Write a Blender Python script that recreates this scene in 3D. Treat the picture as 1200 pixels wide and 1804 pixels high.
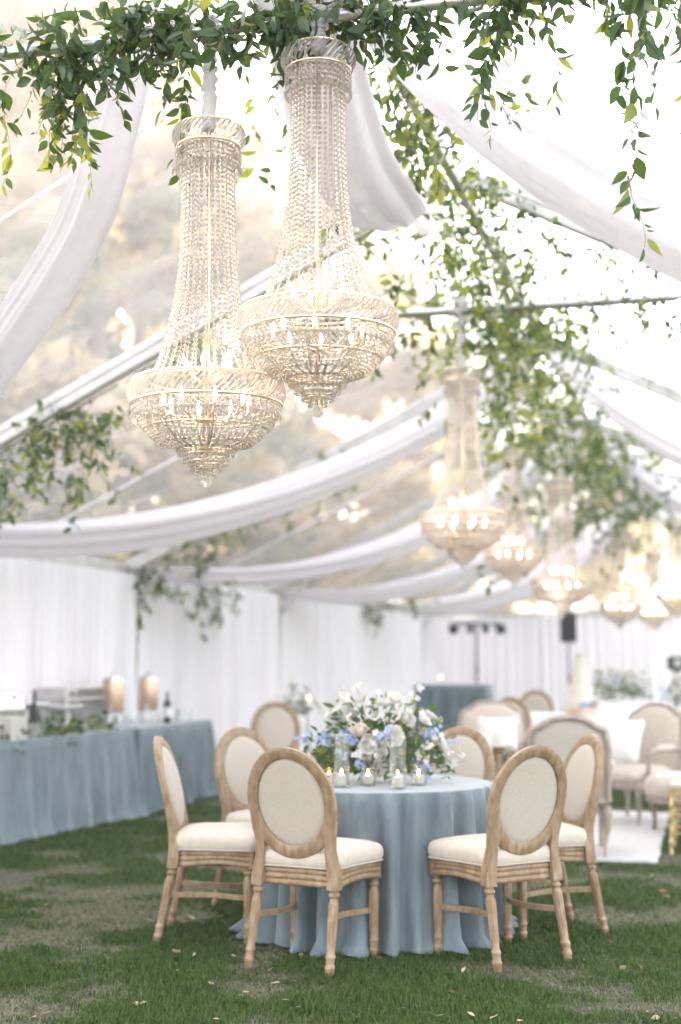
import bpy, math, random
import numpy as np
from mathutils import Vector, Matrix, Quaternion, noise as mnoise

PI = math.pi
scene = bpy.context.scene
C = scene.collection
for o in list(bpy.data.objects):
    bpy.data.objects.remove(o)

# ------------------------------------------------------------------ camera
cam_d = bpy.data.cameras.new('camera')
cam = bpy.data.objects.new('camera', cam_d)
C.objects.link(cam)
cam.location = (0, 0, 1.42)
cam.rotation_euler = (math.radians(90 + 5.77), 0, 0)
cam_d.sensor_fit = 'VERTICAL'
cam_d.sensor_height = 36
cam_d.sensor_width = 24
cam_d.lens = 50
cam_d.clip_start = 0.05
cam_d.clip_end = 600
cam_d.dof.use_dof = True
cam_d.dof.focus_distance = 5.62
cam_d.dof.aperture_fstop = 1.25
cam_d.dof.aperture_blades = 0
scene.camera = cam

# ------------------------------------------------------------------ world and sun
SUN_EL, SUN_AZ = math.radians(30), math.radians(-38)      # azimuth clockwise from +Y
w = bpy.data.worlds.new('World')
scene.world = w
w.use_nodes = True
nt = w.node_tree
nt.nodes.clear()
sky = nt.nodes.new('ShaderNodeTexSky')
sky.sky_type = 'NISHITA'
sky.sun_disc = False
sky.sun_elevation = SUN_EL
sky.sun_rotation = SUN_AZ
sky.air_density = 1.0
sky.dust_density = 4.0
sky.ozone_density = 1.0
hs = nt.nodes.new('ShaderNodeHueSaturation')
hs.inputs['Saturation'].default_value = 0.34
bg = nt.nodes.new('ShaderNodeBackground')
bg.inputs['Strength'].default_value = 0.15
wo = nt.nodes.new('ShaderNodeOutputWorld')
nt.links.new(sky.outputs[0], hs.inputs['Color'])
nt.links.new(hs.outputs[0], bg.inputs[0])
nt.links.new(bg.outputs[0], wo.inputs[0])

sd = bpy.data.lights.new('sun', 'SUN')
sd.energy = 3.6
sd.angle = math.radians(4)
sd.color = (1.0, 0.83, 0.62)
sun = bpy.data.objects.new('sun', sd)
C.objects.link(sun)
sdir = Vector((math.cos(SUN_EL) * math.sin(SUN_AZ), math.cos(SUN_EL) * math.cos(SUN_AZ), math.sin(SUN_EL)))
sun.rotation_euler = sdir.to_track_quat('Z', 'Y').to_euler()
sun.location = sdir * 50

vs = scene.view_settings
vs.view_transform = 'Standard'
vs.look = 'None'
vs.gamma = 1
vs.use_curve_mapping = False
vs.exposure = 3.5

cy = scene.cycles
cy.use_denoising = True
cy.max_bounces = 32
cy.diffuse_bounces = 4
cy.glossy_bounces = 4
cy.transmission_bounces = 28
cy.transparent_max_bounces = 32
cy.caustics_reflective = False
cy.caustics_refractive = False
cy.sample_clamp_indirect = 5
cy.use_adaptive_sampling = True
cy.adaptive_threshold = 0.012

# ------------------------------------------------------------------ materials
MATS = {}


def base_mat(name):
    m = bpy.data.materials.new(name)
    m.use_nodes = True
    n = m.node_tree
    n.nodes.clear()
    out = n.nodes.new('ShaderNodeOutputMaterial')
    MATS[name] = m
    return m, n, out


def N(n, typ, **kw):
    nd = n.nodes.new(typ)
    for k, v in kw.items():
        k2 = k.replace('_', ' ')
        if k2 in nd.inputs:
            nd.inputs[k2].default_value = v
        elif k in nd.inputs:
            nd.inputs[k].default_value = v
        else:
            setattr(nd, k, v)
    return nd


def col4(c):
    return (c[0], c[1], c[2], 1.0)


def noise_col(n, c1, c2, scale=8, detail=4, lo=0.35, hi=0.65, stretch=(1, 1, 1), coord='Object', dist=0.0):
    tc = N(n, 'ShaderNodeTexCoord')
    mp = N(n, 'ShaderNodeMapping')
    mp.inputs['Scale'].default_value = stretch
    nz = N(n, 'ShaderNodeTexNoise')
    nz.inputs['Scale'].default_value = scale
    nz.inputs['Detail'].default_value = detail
    nz.inputs['Distortion'].default_value = dist
    rp = N(n, 'ShaderNodeValToRGB')
    rp.color_ramp.elements[0].position = lo
    rp.color_ramp.elements[1].position = hi
    rp.color_ramp.elements[0].color = col4(c1)
    rp.color_ramp.elements[1].color = col4(c2)
    n.links.new(tc.outputs[coord], mp.inputs[0])
    n.links.new(mp.outputs[0], nz.inputs['Vector'])
    n.links.new(nz.outputs['Fac'], rp.inputs[0])
    return rp.outputs[0], nz.outputs['Fac'], mp.outputs[0]


def principled(name, c1, c2=None, rough=0.6, metal=0.0, scale=8, stretch=(1, 1, 1), lo=0.35, hi=0.65, bump=0.0, bscale=None,
               sheen=0.0, spec=0.5, transl=0.0, tcol=None, transp=0.0, detail=4, coord='Object', coat=0.0):
    m, n, out = base_mat(name)
    b = N(n, 'ShaderNodeBsdfPrincipled')
    b.inputs['Roughness'].default_value = rough
    b.inputs['Metallic'].default_value = metal
    b.inputs['Specular IOR Level'].default_value = spec
    if sheen:
        b.inputs['Sheen Weight'].default_value = sheen
        b.inputs['Sheen Roughness'].default_value = 0.4
    if coat:
        b.inputs['Coat Weight'].default_value = coat
    c2 = c2 or c1
    c, f, v = noise_col(n, c1, c2, scale, detail, lo, hi, stretch, coord)
    n.links.new(c, b.inputs['Base Color'])
    if bump:
        if bscale:
            nz = N(n, 'ShaderNodeTexNoise')
            nz.inputs['Scale'].default_value = bscale
            n.links.new(v, nz.inputs['Vector'])
            f = nz.outputs['Fac']
        bp = N(n, 'ShaderNodeBump')
        bp.inputs['Strength'].default_value = bump
        bp.inputs['Distance'].default_value = 0.01
        n.links.new(f, bp.inputs['Height'])
        n.links.new(bp.outputs[0], b.inputs['Normal'])
    sh = b.outputs[0]
    if transl:
        t = N(n, 'ShaderNodeBsdfTranslucent')
        if tcol:
            t.inputs[0].default_value = col4(tcol)
        else:
            n.links.new(c, t.inputs[0])
        mx = N(n, 'ShaderNodeMixShader')
        mx.inputs[0].default_value = transl
        n.links.new(sh, mx.inputs[1])
        n.links.new(t.outputs[0], mx.inputs[2])
        sh = mx.outputs[0]
    if transp:
        t = N(n, 'ShaderNodeBsdfTransparent')
        mx = N(n, 'ShaderNodeMixShader')
        mx.inputs[0].default_value = transp
        n.links.new(sh, mx.inputs[1])
        n.links.new(t.outputs[0], mx.inputs[2])
        sh = mx.outputs[0]
    n.links.new(sh, out.inputs[0])
    return m


def emission(name, c, s, sample=True):
    m, n, out = base_mat(name)
    e = N(n, 'ShaderNodeEmission')
    e.inputs[0].default_value = col4(c)
    e.inputs[1].default_value = s
    n.links.new(e.outputs[0], out.inputs[0])
    if not sample:
        m.cycles.emission_sampling = 'NONE'
    return m


wood = principled('whitewashed_oak', (0.225, 0.138, 0.064), (0.44, 0.345, 0.25), rough=0.55, scale=7, stretch=(5, 5, 2.0), lo=0.36, hi=0.92, bump=0.25, detail=8, coord='Object')
wood_gray = principled('weathered_gray_wood', (0.30, 0.235, 0.19), (0.46, 0.39, 0.34), rough=0.6, scale=6, stretch=(6, 6, 1.6), lo=0.4, hi=0.75, bump=0.2, detail=8)
linen = principled('natural_linen', (0.49, 0.43, 0.36), (0.55, 0.495, 0.42), rough=0.9, scale=220, stretch=(1, 1, 0.4), bump=0.25, sheen=0.2, spec=0.2, transl=0.08)
linen_gray = principled('gray_linen', (0.47, 0.415, 0.365), (0.54, 0.485, 0.43), rough=0.9, scale=200, stretch=(1, 1, 0.4), bump=0.2, sheen=0.2, spec=0.2)
cream = principled('cream_upholstery', (0.54, 0.47, 0.395), (0.60, 0.53, 0.45), rough=0.9, scale=30, bump=0.12, bscale=180, sheen=0.3, spec=0.2)
white_pillow = principled('white_pillow_cotton', (0.8, 0.78, 0.75), (0.84, 0.82, 0.8), rough=0.9, scale=60, bump=0.1, sheen=0.2, spec=0.2)
velvet = principled('dusty_blue_velvet', (0.11, 0.145, 0.162), (0.195, 0.238, 0.255), rough=0.75, scale=5, stretch=(3.0, 3.0, 0.6), lo=0.3, hi=0.7, bump=0.3, bscale=28, sheen=0.5, spec=0.25, detail=6)
velvet_pale = principled('pale_blue_linen', (0.42, 0.5, 0.55), (0.5, 0.57, 0.62), rough=0.8, scale=20, sheen=0.4, spec=0.2)
white_cloth = principled('white_table_linen', (0.78, 0.77, 0.77), (0.82, 0.81, 0.81), rough=0.85, scale=20, sheen=0.2, spec=0.2)
chiffon = principled('white_chiffon', (0.84, 0.805, 0.83), (0.88, 0.85, 0.87), rough=0.9, scale=14, stretch=(1, 1, 1), transl=0.42, spec=0.1, transp=0.10)
curtain_m = principled('sheer_white_curtain', (0.86, 0.83, 0.86), (0.90, 0.875, 0.90), rough=0.9, scale=4, stretch=(6, 6, 0.3), transl=0.12, spec=0.1)
gold = principled('polished_gold', (0.88, 0.70, 0.50), (0.93, 0.79, 0.62), rough=0.3, metal=1.0, scale=20)
gold_paint = principled('gold_painted_wood', (0.45, 0.32, 0.13), (0.55, 0.41, 0.2), rough=0.35, metal=0.6, scale=20)
alu = principled('aluminium_pole', (0.55, 0.54, 0.54), (0.68, 0.67, 0.67), rough=0.38, metal=0.75, scale=10, stretch=(1, 8, 8), bump=0.05)
frame_alu = principled('tent_frame_alloy', (0.50, 0.48, 0.46), (0.62, 0.60, 0.58), rough=0.5, metal=0.35, scale=6, stretch=(1, 1, 1))
steel = principled('brushed_steel', (0.5, 0.5, 0.5), (0.66, 0.65, 0.64), rough=0.3, metal=0.9, scale=12)
copper = principled('hammered_copper', (0.55, 0.38, 0.28), (0.68, 0.5, 0.38), rough=0.35, metal=0.7, scale=40, bump=0.2)
black_m = principled('black_plastic', (0.018, 0.018, 0.02), (0.03, 0.03, 0.034), rough=0.5, scale=30)
black_grille = principled('black_speaker_grille', (0.02, 0.021, 0.026), (0.035, 0.036, 0.042), rough=0.7, scale=200)
bark = principled('tree_bark', (0.26, 0.18, 0.12), (0.42, 0.31, 0.22), rough=0.9, scale=3, stretch=(4, 4, 0.6), bump=0.4, detail=8)
stem_m = principled('vine_stem', (0.10, 0.085, 0.04), (0.16, 0.12, 0.06), rough=0.6, scale=30)
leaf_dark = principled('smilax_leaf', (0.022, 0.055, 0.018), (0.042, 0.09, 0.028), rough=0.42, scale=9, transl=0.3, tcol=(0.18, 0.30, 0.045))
leaf_light = principled('yellow_sunlit_smilax_leaf', (0.055, 0.10, 0.024), (0.10, 0.15, 0.035), rough=0.42, scale=9, transl=0.45, tcol=(0.55, 0.58, 0.08))  # yellower leaf copy: sun glow put into the colour, plus some plain variety
tree_leaf_a = principled('olive_tree_leaf', (0.19, 0.155, 0.05), (0.28, 0.22, 0.08), rough=0.6, scale=3, transl=0.5, tcol=(0.70, 0.58, 0.27))
tree_leaf_b = principled('backlit_gold_tree_leaf', (0.27, 0.195, 0.07), (0.38, 0.28, 0.11), rough=0.6, scale=3, transl=0.5, tcol=(0.80, 0.63, 0.36))  # golden backlight is put into this brightened leaf colour
tree_leaf_c = principled('deep_tree_leaf', (0.09, 0.10, 0.04), (0.14, 0.14, 0.06), rough=0.6, scale=3, transl=0.45, tcol=(0.42, 0.40, 0.14))
blossom_blue = principled('blue_delphinium_petal', (0.30, 0.42, 0.70), (0.48, 0.58, 0.80), rough=0.7, scale=30, transl=0.3)
blossom_white = principled('white_petal', (0.80, 0.77, 0.72), (0.84, 0.82, 0.78), rough=0.7, scale=20, transl=0.3)
blossom_blush = principled('blush_rose_petal', (0.78, 0.66, 0.59), (0.84, 0.75, 0.68), rough=0.7, scale=20, transl=0.3)
wax = principled('white_candle_wax', (0.8, 0.76, 0.7), (0.84, 0.8, 0.75), rough=0.5, scale=10, transl=0.3)
icing = principled('ivory_icing', (0.72, 0.68, 0.58), (0.76, 0.72, 0.63), rough=0.6, scale=20, bump=0.1)
ceramic = principled('white_ceramic', (0.78, 0.77, 0.75), (0.82, 0.81, 0.8), rough=0.25, scale=6)
rug_m = principled('white_shag_rug', (0.50, 0.485, 0.46), (0.62, 0.60, 0.575), rough=0.95, scale=60, bump=0.6)
dry_leaf_tan = principled('dry_tan_leaf', (0.42, 0.29, 0.16), (0.55, 0.42, 0.27), rough=0.7, scale=40, transl=0.15)
dry_leaf_brown = principled('dry_brown_leaf', (0.20, 0.10, 0.05), (0.32, 0.17, 0.09), rough=0.7, scale=40)
dry_leaf_green = principled('fallen_green_leaf', (0.05, 0.09, 0.03), (0.09, 0.13, 0.05), rough=0.5, scale=40)
bread_m = principled('bread_crust', (0.5, 0.32, 0.15), (0.62, 0.45, 0.26), rough=0.7, scale=30)
bulb_m = emission('warm_bulb_glow', (1.0, 0.82, 0.62), 3.6)
flame_m = emission('candle_flame_glow', (1.0, 0.62, 0.26), 4)

# crystal
m, n, out = base_mat('cut_crystal')
g = N(n, 'ShaderNodeBsdfGlass')
g.inputs['Color'].default_value = (1.0, 0.975, 0.945, 1)
g.inputs['IOR'].default_value = 1.52
g.inputs['Roughness'].default_value = 0.03
tl = N(n, 'ShaderNodeBsdfTranslucent')
tl.inputs[0].default_value = (1.0, 0.935, 0.885, 1)
mx = N(n, 'ShaderNodeMixShader')
mx.inputs[0].default_value = 0.6
n.links.new(g.outputs[0], mx.inputs[1])
n.links.new(tl.outputs[0], mx.inputs[2])
n.links.new(mx.outputs[0], out.inputs[0])
crystal = m
crystal_clear = m.copy()
crystal_clear.name = 'clear_cut_crystal'
for _nd in crystal_clear.node_tree.nodes:
    if _nd.type == 'MIX_SHADER':
        _nd.inputs[0].default_value = 0.5
# thin clear glass of hurricanes
m, n, out = base_mat('clear_thin_glass')
t = N(n, 'ShaderNodeBsdfTransparent')
t.inputs[0].default_value = (0.985, 0.99, 0.99, 1)
gl = N(n, 'ShaderNodeBsdfGlossy')
gl.inputs['Roughness'].default_value = 0.03
lw = N(n, 'ShaderNodeLayerWeight')
pw = N(n, 'ShaderNodeMath', operation='POWER')
pw.inputs[1].default_value = 2.4
ml = N(n, 'ShaderNodeMath', operation='MULTIPLY_ADD')
ml.inputs[1].default_value = 0.85
ml.inputs[2].default_value = 0.09
n.links.new(lw.outputs['Facing'], pw.inputs[0])
n.links.new(pw.outputs[0], ml.inputs[0])
mx = N(n, 'ShaderNodeMixShader')
n.links.new(ml.outputs[0], mx.inputs[0])
n.links.new(t.outputs[0], mx.inputs[1])
n.links.new(gl.outputs[0], mx.inputs[2])
n.links.new(mx.outputs[0], out.inputs[0])
thin_glass = m
# clear vinyl of the roof, a little milky and creased
m, n, out = base_mat('clear_roof_vinyl')
t = N(n, 'ShaderNodeBsdfTransparent')
t.inputs[0].default_value = (0.97, 0.965, 0.96, 1)
df = N(n, 'ShaderNodeBsdfTranslucent')
df.inputs[0].default_value = (0.9, 0.87, 0.85, 1)
d2 = N(n, 'ShaderNodeBsdfDiffuse')
d2.inputs[0].default_value = (0.8, 0.78, 0.77, 1)
m0 = N(n, 'ShaderNodeMixShader')
m0.inputs[0].default_value = 0.3
n.links.new(df.outputs[0], m0.inputs[1])
n.links.new(d2.outputs[0], m0.inputs[2])
c_, f_, v_ = noise_col(n, (0.13, 0.13, 0.13), (0.30, 0.30, 0.30), scale=0.9, detail=8, lo=0.3, hi=0.8, stretch=(1.0, 1.8, 1.4), dist=1.2)
rf = N(n, 'ShaderNodeBsdfRefraction')
rf.inputs['IOR'].default_value = 1.12
rf.inputs['Roughness'].default_value = 0.2
rf.inputs['Color'].default_value = (0.97, 0.96, 0.95, 1)
mr = N(n, 'ShaderNodeMixShader')
mr.inputs[0].default_value = 0.38
n.links.new(t.outputs[0], mr.inputs[1])
n.links.new(rf.outputs[0], mr.inputs[2])
m1 = N(n, 'ShaderNodeMixShader')
n.links.new(c_, m1.inputs[0])
n.links.new(mr.outputs[0], m1.inputs[1])
n.links.new(m0.outputs[0], m1.inputs[2])
gl = N(n, 'ShaderNodeBsdfGlossy')
gl.inputs['Roughness'].default_value = 0.3
bp = N(n, 'ShaderNodeBump')
bp.inputs['Strength'].default_value = 0.3
bp.inputs['Distance'].default_value = 0.05
n.links.new(f_, bp.inputs['Height'])
n.links.new(bp.outputs[0], gl.inputs['Normal'])
m2 = N(n, 'ShaderNodeMixShader')
m2.inputs[0].default_value = 0.05
n.links.new(m1.outputs[0], m2.inputs[1])
n.links.new(gl.outputs[0], m2.inputs[2])
n.links.new(m2.outputs[0], out.inputs[0])
vinyl = m

# lawn: green factor is a point attribute shared with the blades
m, n, out = base_mat('patchy_lawn')
b = N(n, 'ShaderNodeBsdfPrincipled')
b.inputs['Roughness'].default_value = 0.95
b.inputs['Specular IOR Level'].default_value = 0.15
at = N(n, 'ShaderNodeAttribute', attribute_name='green')
cg, _, _ = noise_col(n, (0.022, 0.042, 0.012), (0.045, 0.072, 0.022), scale=9, detail=8)
cd, fd, _ = noise_col(n, (0.070, 0.066, 0.042), (0.150, 0.142, 0.092), scale=26, detail=10)
mxc = N(n, 'ShaderNodeMix', data_type='RGBA')
n.links.new(at.outputs['Fac'], mxc.inputs['Factor'])
n.links.new(cd, mxc.inputs[6])
n.links.new(cg, mxc.inputs[7])
n.links.new(mxc.outputs[2], b.inputs['Base Color'])
bp = N(n, 'ShaderNodeBump')
bp.inputs['Strength'].default_value = 0.8
bp.inputs['Distance'].default_value = 0.02
n.links.new(fd, bp.inputs['Height'])
n.links.new(bp.outputs[0], b.inputs['Normal'])
n.links.new(b.outputs[0], out.inputs[0])
lawn_m = m


def blade_mat(name, cols, transl):
    m, n, out = base_mat(name)
    ge = N(n, 'ShaderNodeNewGeometry')
    rp = N(n, 'ShaderNodeValToRGB')
    e = rp.color_ramp.elements
    e[0].color = col4(cols[0])
    e[1].color = col4(cols[-1])
    for i, c in enumerate(cols[1:-1]):
        k = e.new((i + 1) / (len(cols) - 1))
        k.color = col4(c)
    n.links.new(ge.outputs['Random Per Island'], rp.inputs[0])
    b = N(n, 'ShaderNodeBsdfPrincipled')
    b.inputs['Roughness'].default_value = 0.6
    b.inputs['Specular IOR Level'].default_value = 0.3
    t = N(n, 'ShaderNodeBsdfTranslucent')
    mx = N(n, 'ShaderNodeMixShader')
    mx.inputs[0].default_value = transl
    n.links.new(rp.outputs[0], b.inputs['Base Color'])
    n.links.new(rp.outputs[0], t.inputs[0])
    n.links.new(b.outputs[0], mx.inputs[1])
    n.links.new(t.outputs[0], mx.inputs[2])
    n.links.new(mx.outputs[0], out.inputs[0])
    return m


grass_m = blade_mat('green_grass_blade', [(0.024, 0.060, 0.009), (0.042, 0.092, 0.013), (0.068, 0.122, 0.020), (0.108, 0.145, 0.036)], 0.3)
straw_m = blade_mat('dry_grass_blade', [(0.10, 0.09, 0.05), (0.17, 0.16, 0.095), (0.27, 0.25, 0.17), (0.06, 0.085, 0.03)], 0.15)


# ------------------------------------------------------------------ mesh helpers
class MB:
    def __init__(s):
        s.v, s.f, s.mi, s.cur = [], [], [], 0

    def add(s, verts, faces):
        o = len(s.v)
        s.v.extend([tuple(p) for p in verts])
        for f in faces:
            s.f.append(tuple(i + o for i in f))
            s.mi.append(s.cur)

    def box(s, c, d, rz=0.0, taper=1.0):
        x, y, z = d[0] / 2, d[1] / 2, d[2] / 2
        ca, sa = math.cos(rz), math.sin(rz)
        vs_ = []
        for k, zz in ((1.0, -z), (taper, z)):
            for xx, yy in ((-x, -y), (x, -y), (x, y), (-x, y)):
                px, py = xx * k, yy * k
                vs_.append((c[0] + px * ca - py * sa, c[1] + px * sa + py * ca, c[2] + zz))
        s.add(vs_, [(3, 2, 1, 0), (4, 5, 6, 7), (0, 1, 5, 4), (1, 2, 6, 5), (2, 3, 7, 6), (3, 0, 4, 7)])

    def loft(s, loops, cap0=True, cap1=True, closed=True):
        k = len(loops[0])
        vs_ = [p for l in loops for p in l]
        fs = []
        for i in range(len(loops) - 1):
            for j in range(k if closed else k - 1):
                a, b2 = i * k + j, i * k + (j + 1) % k
                fs.append((a, b2, b2 + k, a + k))
        if cap0 and closed:
            fs.append(tuple(reversed(range(k))))
        if cap1 and closed:
            fs.append(tuple(range((len(loops) - 1) * k, len(loops) * k)))
        s.add(vs_, fs)

    def tube(s, path, r, sides=6, cap=True, flat=1.0, up=None):
        path = [Vector(p) for p in path]
        n_ = len(path)
        loops = []
        prev = None
        for i, p in enumerate(path):
            t = (path[min(i + 1, n_ - 1)] - path[max(i - 1, 0)])
            if t.length < 1e-9:
                t = Vector((0, 0, 1))
            t.normalize()
            if prev is None:
                ref = Vector(up) if up is not None else (Vector((0, 0, 1)) if abs(t.z) < 0.9 else Vector((1, 0, 0)))
                a = ref - t * ref.dot(t)
                a.normalize()
            else:
                a = prev - t * prev.dot(t)
                if a.length < 1e-6:
                    a = t.orthogonal()
                a.normalize()
            prev = a
            bb = t.cross(a)
            rr = r[i] if isinstance(r, (list, tuple)) else r
            loops.append([p + a * (rr * math.cos(2 * PI * j / sides) * flat) + bb * (rr * math.sin(2 * PI * j / sides)) for j in range(sides)])
        s.loft(loops, cap, cap)

    def lathe(s, prof, seg=24, c=(0, 0, 0), cap0=True, cap1=True, flute=None):
        loops = []
        for r, z in prof:
            l = []
            for j in range(seg):
                a = 2 * PI * j / seg
                rr = r
                if flute and flute[0] <= z <= flute[1]:
                    rr = r * (1 - flute[3] * (0.5 + 0.5 * math.cos(a * flute[2])))
                l.append((c[0] + rr * math.cos(a), c[1] + rr * math.sin(a), c[2] + z))
            loops.append(l)
        s.loft(loops, cap0, cap1)

    def torus(s, R, r, seg=48, sides=6, c=(0, 0, 0), fz=1.0):
        loops = []
        for i in range(seg):
            a = 2 * PI * i / seg
            loops.append([(c[0] + (R + r * math.cos(2 * PI * j / sides)) * math.cos(a), c[1] + (R + r * math.cos(2 * PI * j / sides)) * math.sin(a),
                           c[2] + r * fz * math.sin(2 * PI * j / sides)) for j in range(sides)])
        loops.append(loops[0])
        s.loft(loops, False, False)

    def sphere(s, c, r, seg=12, rings=8, sc=(1, 1, 1)):
        prof = []
        for i in range(rings + 1):
            a = -PI / 2 + PI * i / rings
            prof.append((max(1e-5, math.cos(a)), math.sin(a)))
        loops = [[(c[0] + r * sc[0] * pr * math.cos(2 * PI * j / seg), c[1] + r * sc[1] * pr * math.sin(2 * PI * j / seg), c[2] + r * sc[2] * z) for j in range(seg)] for pr, z in prof]
        s.loft(loops, True, True)

    def bead(s, p, r, ax=(0, 0, 1), sides=6, k=1.0, rot=0.0):
        p = Vector(p)
        t = Vector(ax).normalized()
        a = t.orthogonal().normalized()
        b2 = t.cross(a)
        ring = [p + (a * math.cos(2 * PI * j / sides + rot) + b2 * math.sin(2 * PI * j / sides + rot)) * r for j in range(sides)]
        vs_ = ring + [p - t * r * k, p + t * r * k]
        fs = []
        for j in range(sides):
            fs.append((j, (j + 1) % sides, sides + 1))
            fs.append(((j + 1) % sides, j, sides))
        s.add(vs_, fs)

    def mesh(s, name, mats, smooth=False, angle=None):
        me = bpy.data.meshes.new(name)
        me.from_pydata(s.v, [], s.f)
        mats = mats if isinstance(mats, (list, tuple)) else [mats]
        for mm in mats:
            me.materials.append(mm)
        if len(mats) > 1:
            me.polygons.foreach_set('material_index', s.mi)
        if smooth:
            me.shade_smooth()
            if angle:
                me.set_sharp_from_angle(angle=math.radians(angle))
        me.update()
        return me

    def build(s, name, mats, parent=None, smooth=False, angle=None):
        return link(name, s.mesh(name, mats, smooth, angle), parent)


def link(name, me, parent=None, mat=None):
    o = bpy.data.objects.new(name, me)
    C.objects.link(o)
    if parent is not None:
        o.parent = parent
    if mat is not None:
        o.matrix_basis = mat
    return o


def tag(o, label, cat, group=None, kind=None):
    o['label'] = label
    o['category'] = cat
    if group:
        o['group'] = group
    if kind:
        o['kind'] = kind
    return o


def thing(name, label, cat, loc=(0, 0, 0), rz=0.0, group=None):
    o = bpy.data.objects.new(name, None)
    o.empty_display_size = 0.1
    C.objects.link(o)
    o.location = loc
    o.rotation_euler = (0, 0, rz)
    return tag(o, label, cat, group)


KIDS = {}


def copy_tree(o, parent=None):
    c = o.copy()
    C.objects.link(c)
    if parent is not None:
        c.parent = parent
    for ch in [x for x in o.children]:
        copy_tree(ch, c)
    return c


def dup(root, label, loc, rz=0.0, sc=None):
    c = copy_tree(root)
    c.location = loc
    c.rotation_euler = (0, 0, rz)
    if sc:
        c.scale = (sc, sc, sc)
    c['label'] = label
    return c


def np_mesh(name, V, tris, mats, mi=None, smooth=False):
    """fast mesh: V (n,3), tris (m,k)"""
    me = bpy.data.meshes.new(name)
    k = tris.shape[1]
    me.vertices.add(len(V))
    me.vertices.foreach_set('co', np.ascontiguousarray(V, dtype=np.float32).ravel())
    me.loops.add(tris.size)
    me.loops.foreach_set('vertex_index', np.ascontiguousarray(tris, dtype=np.int32).ravel())
    me.polygons.add(len(tris))
    me.polygons.foreach_set('loop_start', np.arange(0, tris.size, k, dtype=np.int32))
    me.polygons.foreach_set('loop_total', np.full(len(tris), k, dtype=np.int32))
    for mm in mats:
        me.materials.append(mm)
    if mi is not None:
        me.polygons.foreach_set('material_index', np.ascontiguousarray(mi, dtype=np.int32))
    me.update(calc_edges=True)
    me.validate()
    if smooth:
        me.shade_smooth()
    return me


# ------------------------------------------------------------------ noise for the lawn
_rs = np.random.RandomState(5)
_perm = _rs.permutation(256)
_perm = np.concatenate([_perm, _perm, _perm])
_ang = _rs.rand(256) * 2 * PI


def perlin(x, y):
    xi = np.floor(x).astype(int)
    yi = np.floor(y).astype(int)
    xf, yf = x - xi, y - yi
    u = xf * xf * xf * (xf * (xf * 6 - 15) + 10)
    v = yf * yf * yf * (yf * (yf * 6 - 15) + 10)

    def gr(ix, iy, dx, dy):
        h = _ang[_perm[(_perm[ix & 255] + iy) & 255]]
        return np.cos(h) * dx + np.sin(h) * dy
    a = gr(xi, yi, xf, yf)
    b2 = gr(xi + 1, yi, xf - 1, yf)
    c = gr(xi, yi + 1, xf, yf - 1)
    d = gr(xi + 1, yi + 1, xf - 1, yf - 1)
    return (a + u * (b2 - a)) * (1 - v) + (c + u * (d - c)) * v


def fbm(x, y):
    return perlin(x, y) + 0.5 * perlin(x * 2.1 + 7, y * 2.1 + 3) + 0.3 * perlin(x * 4.7 + 1, y * 4.7 + 9)


def greenness(x, y):
    f = fbm(x * 1.15 + 3.1, y * 1.35 + 11.7) + 0.25 * perlin(x * 0.35, y * 0.35)
    g_ = np.clip((f + 0.335 + 0.016 * np.clip(y - 8.5, 0, 12)) / 0.50, 0, 1)
    return g_ * g_ * (3 - 2 * g_)


# ------------------------------------------------------------------ ground
def ground():
    def axis(lo, hi, step, far):
        a = list(np.arange(lo, hi + 1e-6, step))
        s_, x = step, hi
        while x < far:
            s_ *= 1.35
            x += s_
            a.append(x)
        s_, x = step, lo
        while x > -far:
            s_ *= 1.35
            x -= s_
            a.insert(0, x)
        return np.array(a)
    xs, ys = axis(-5.5, 6.0, 0.06, 260), axis(4.0, 17.0, 0.06, 260)
    X, Y = np.meshgrid(xs, ys)
    G = greenness(X, Y)
    Z = 0.012 * fbm(X * 0.8, Y * 0.8) * (np.abs(X) < 30) + 0.010 * G - 0.008
    far = np.clip((np.hypot(X, Y) - 25) / 20, 0, 1)
    Z = Z * (1 - far)
    V = np.stack([X, Y, Z], -1).reshape(-1, 3)
    nx, ny = len(xs), len(ys)
    idx = np.arange(nx * ny).reshape(ny, nx)
    F = np.stack([idx[:-1, :-1], idx[:-1, 1:], idx[1:, 1:], idx[1:, :-1]], -1).reshape(-1, 4)
    me = np_mesh('lawn', V, F, [lawn_m], smooth=True)
    a = me.attributes.new('green', 'FLOAT', 'POINT')
    a.data.foreach_set('value', (G * (1 - far) + 0.6 * far).ravel().astype(np.float32))
    o = link('lawn', me)
    tag(o, 'patchy green and dry lawn under the clear tent', 'lawn', kind='structure')


def gz(x, y):
    x, y = np.array([float(x)]), np.array([float(y)])
    return float((0.012 * fbm(x * 0.8, y * 0.8) + 0.010 * greenness(x, y) - 0.008)[0])


ground()


CXX, CXY = 0.968, -0.252


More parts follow.
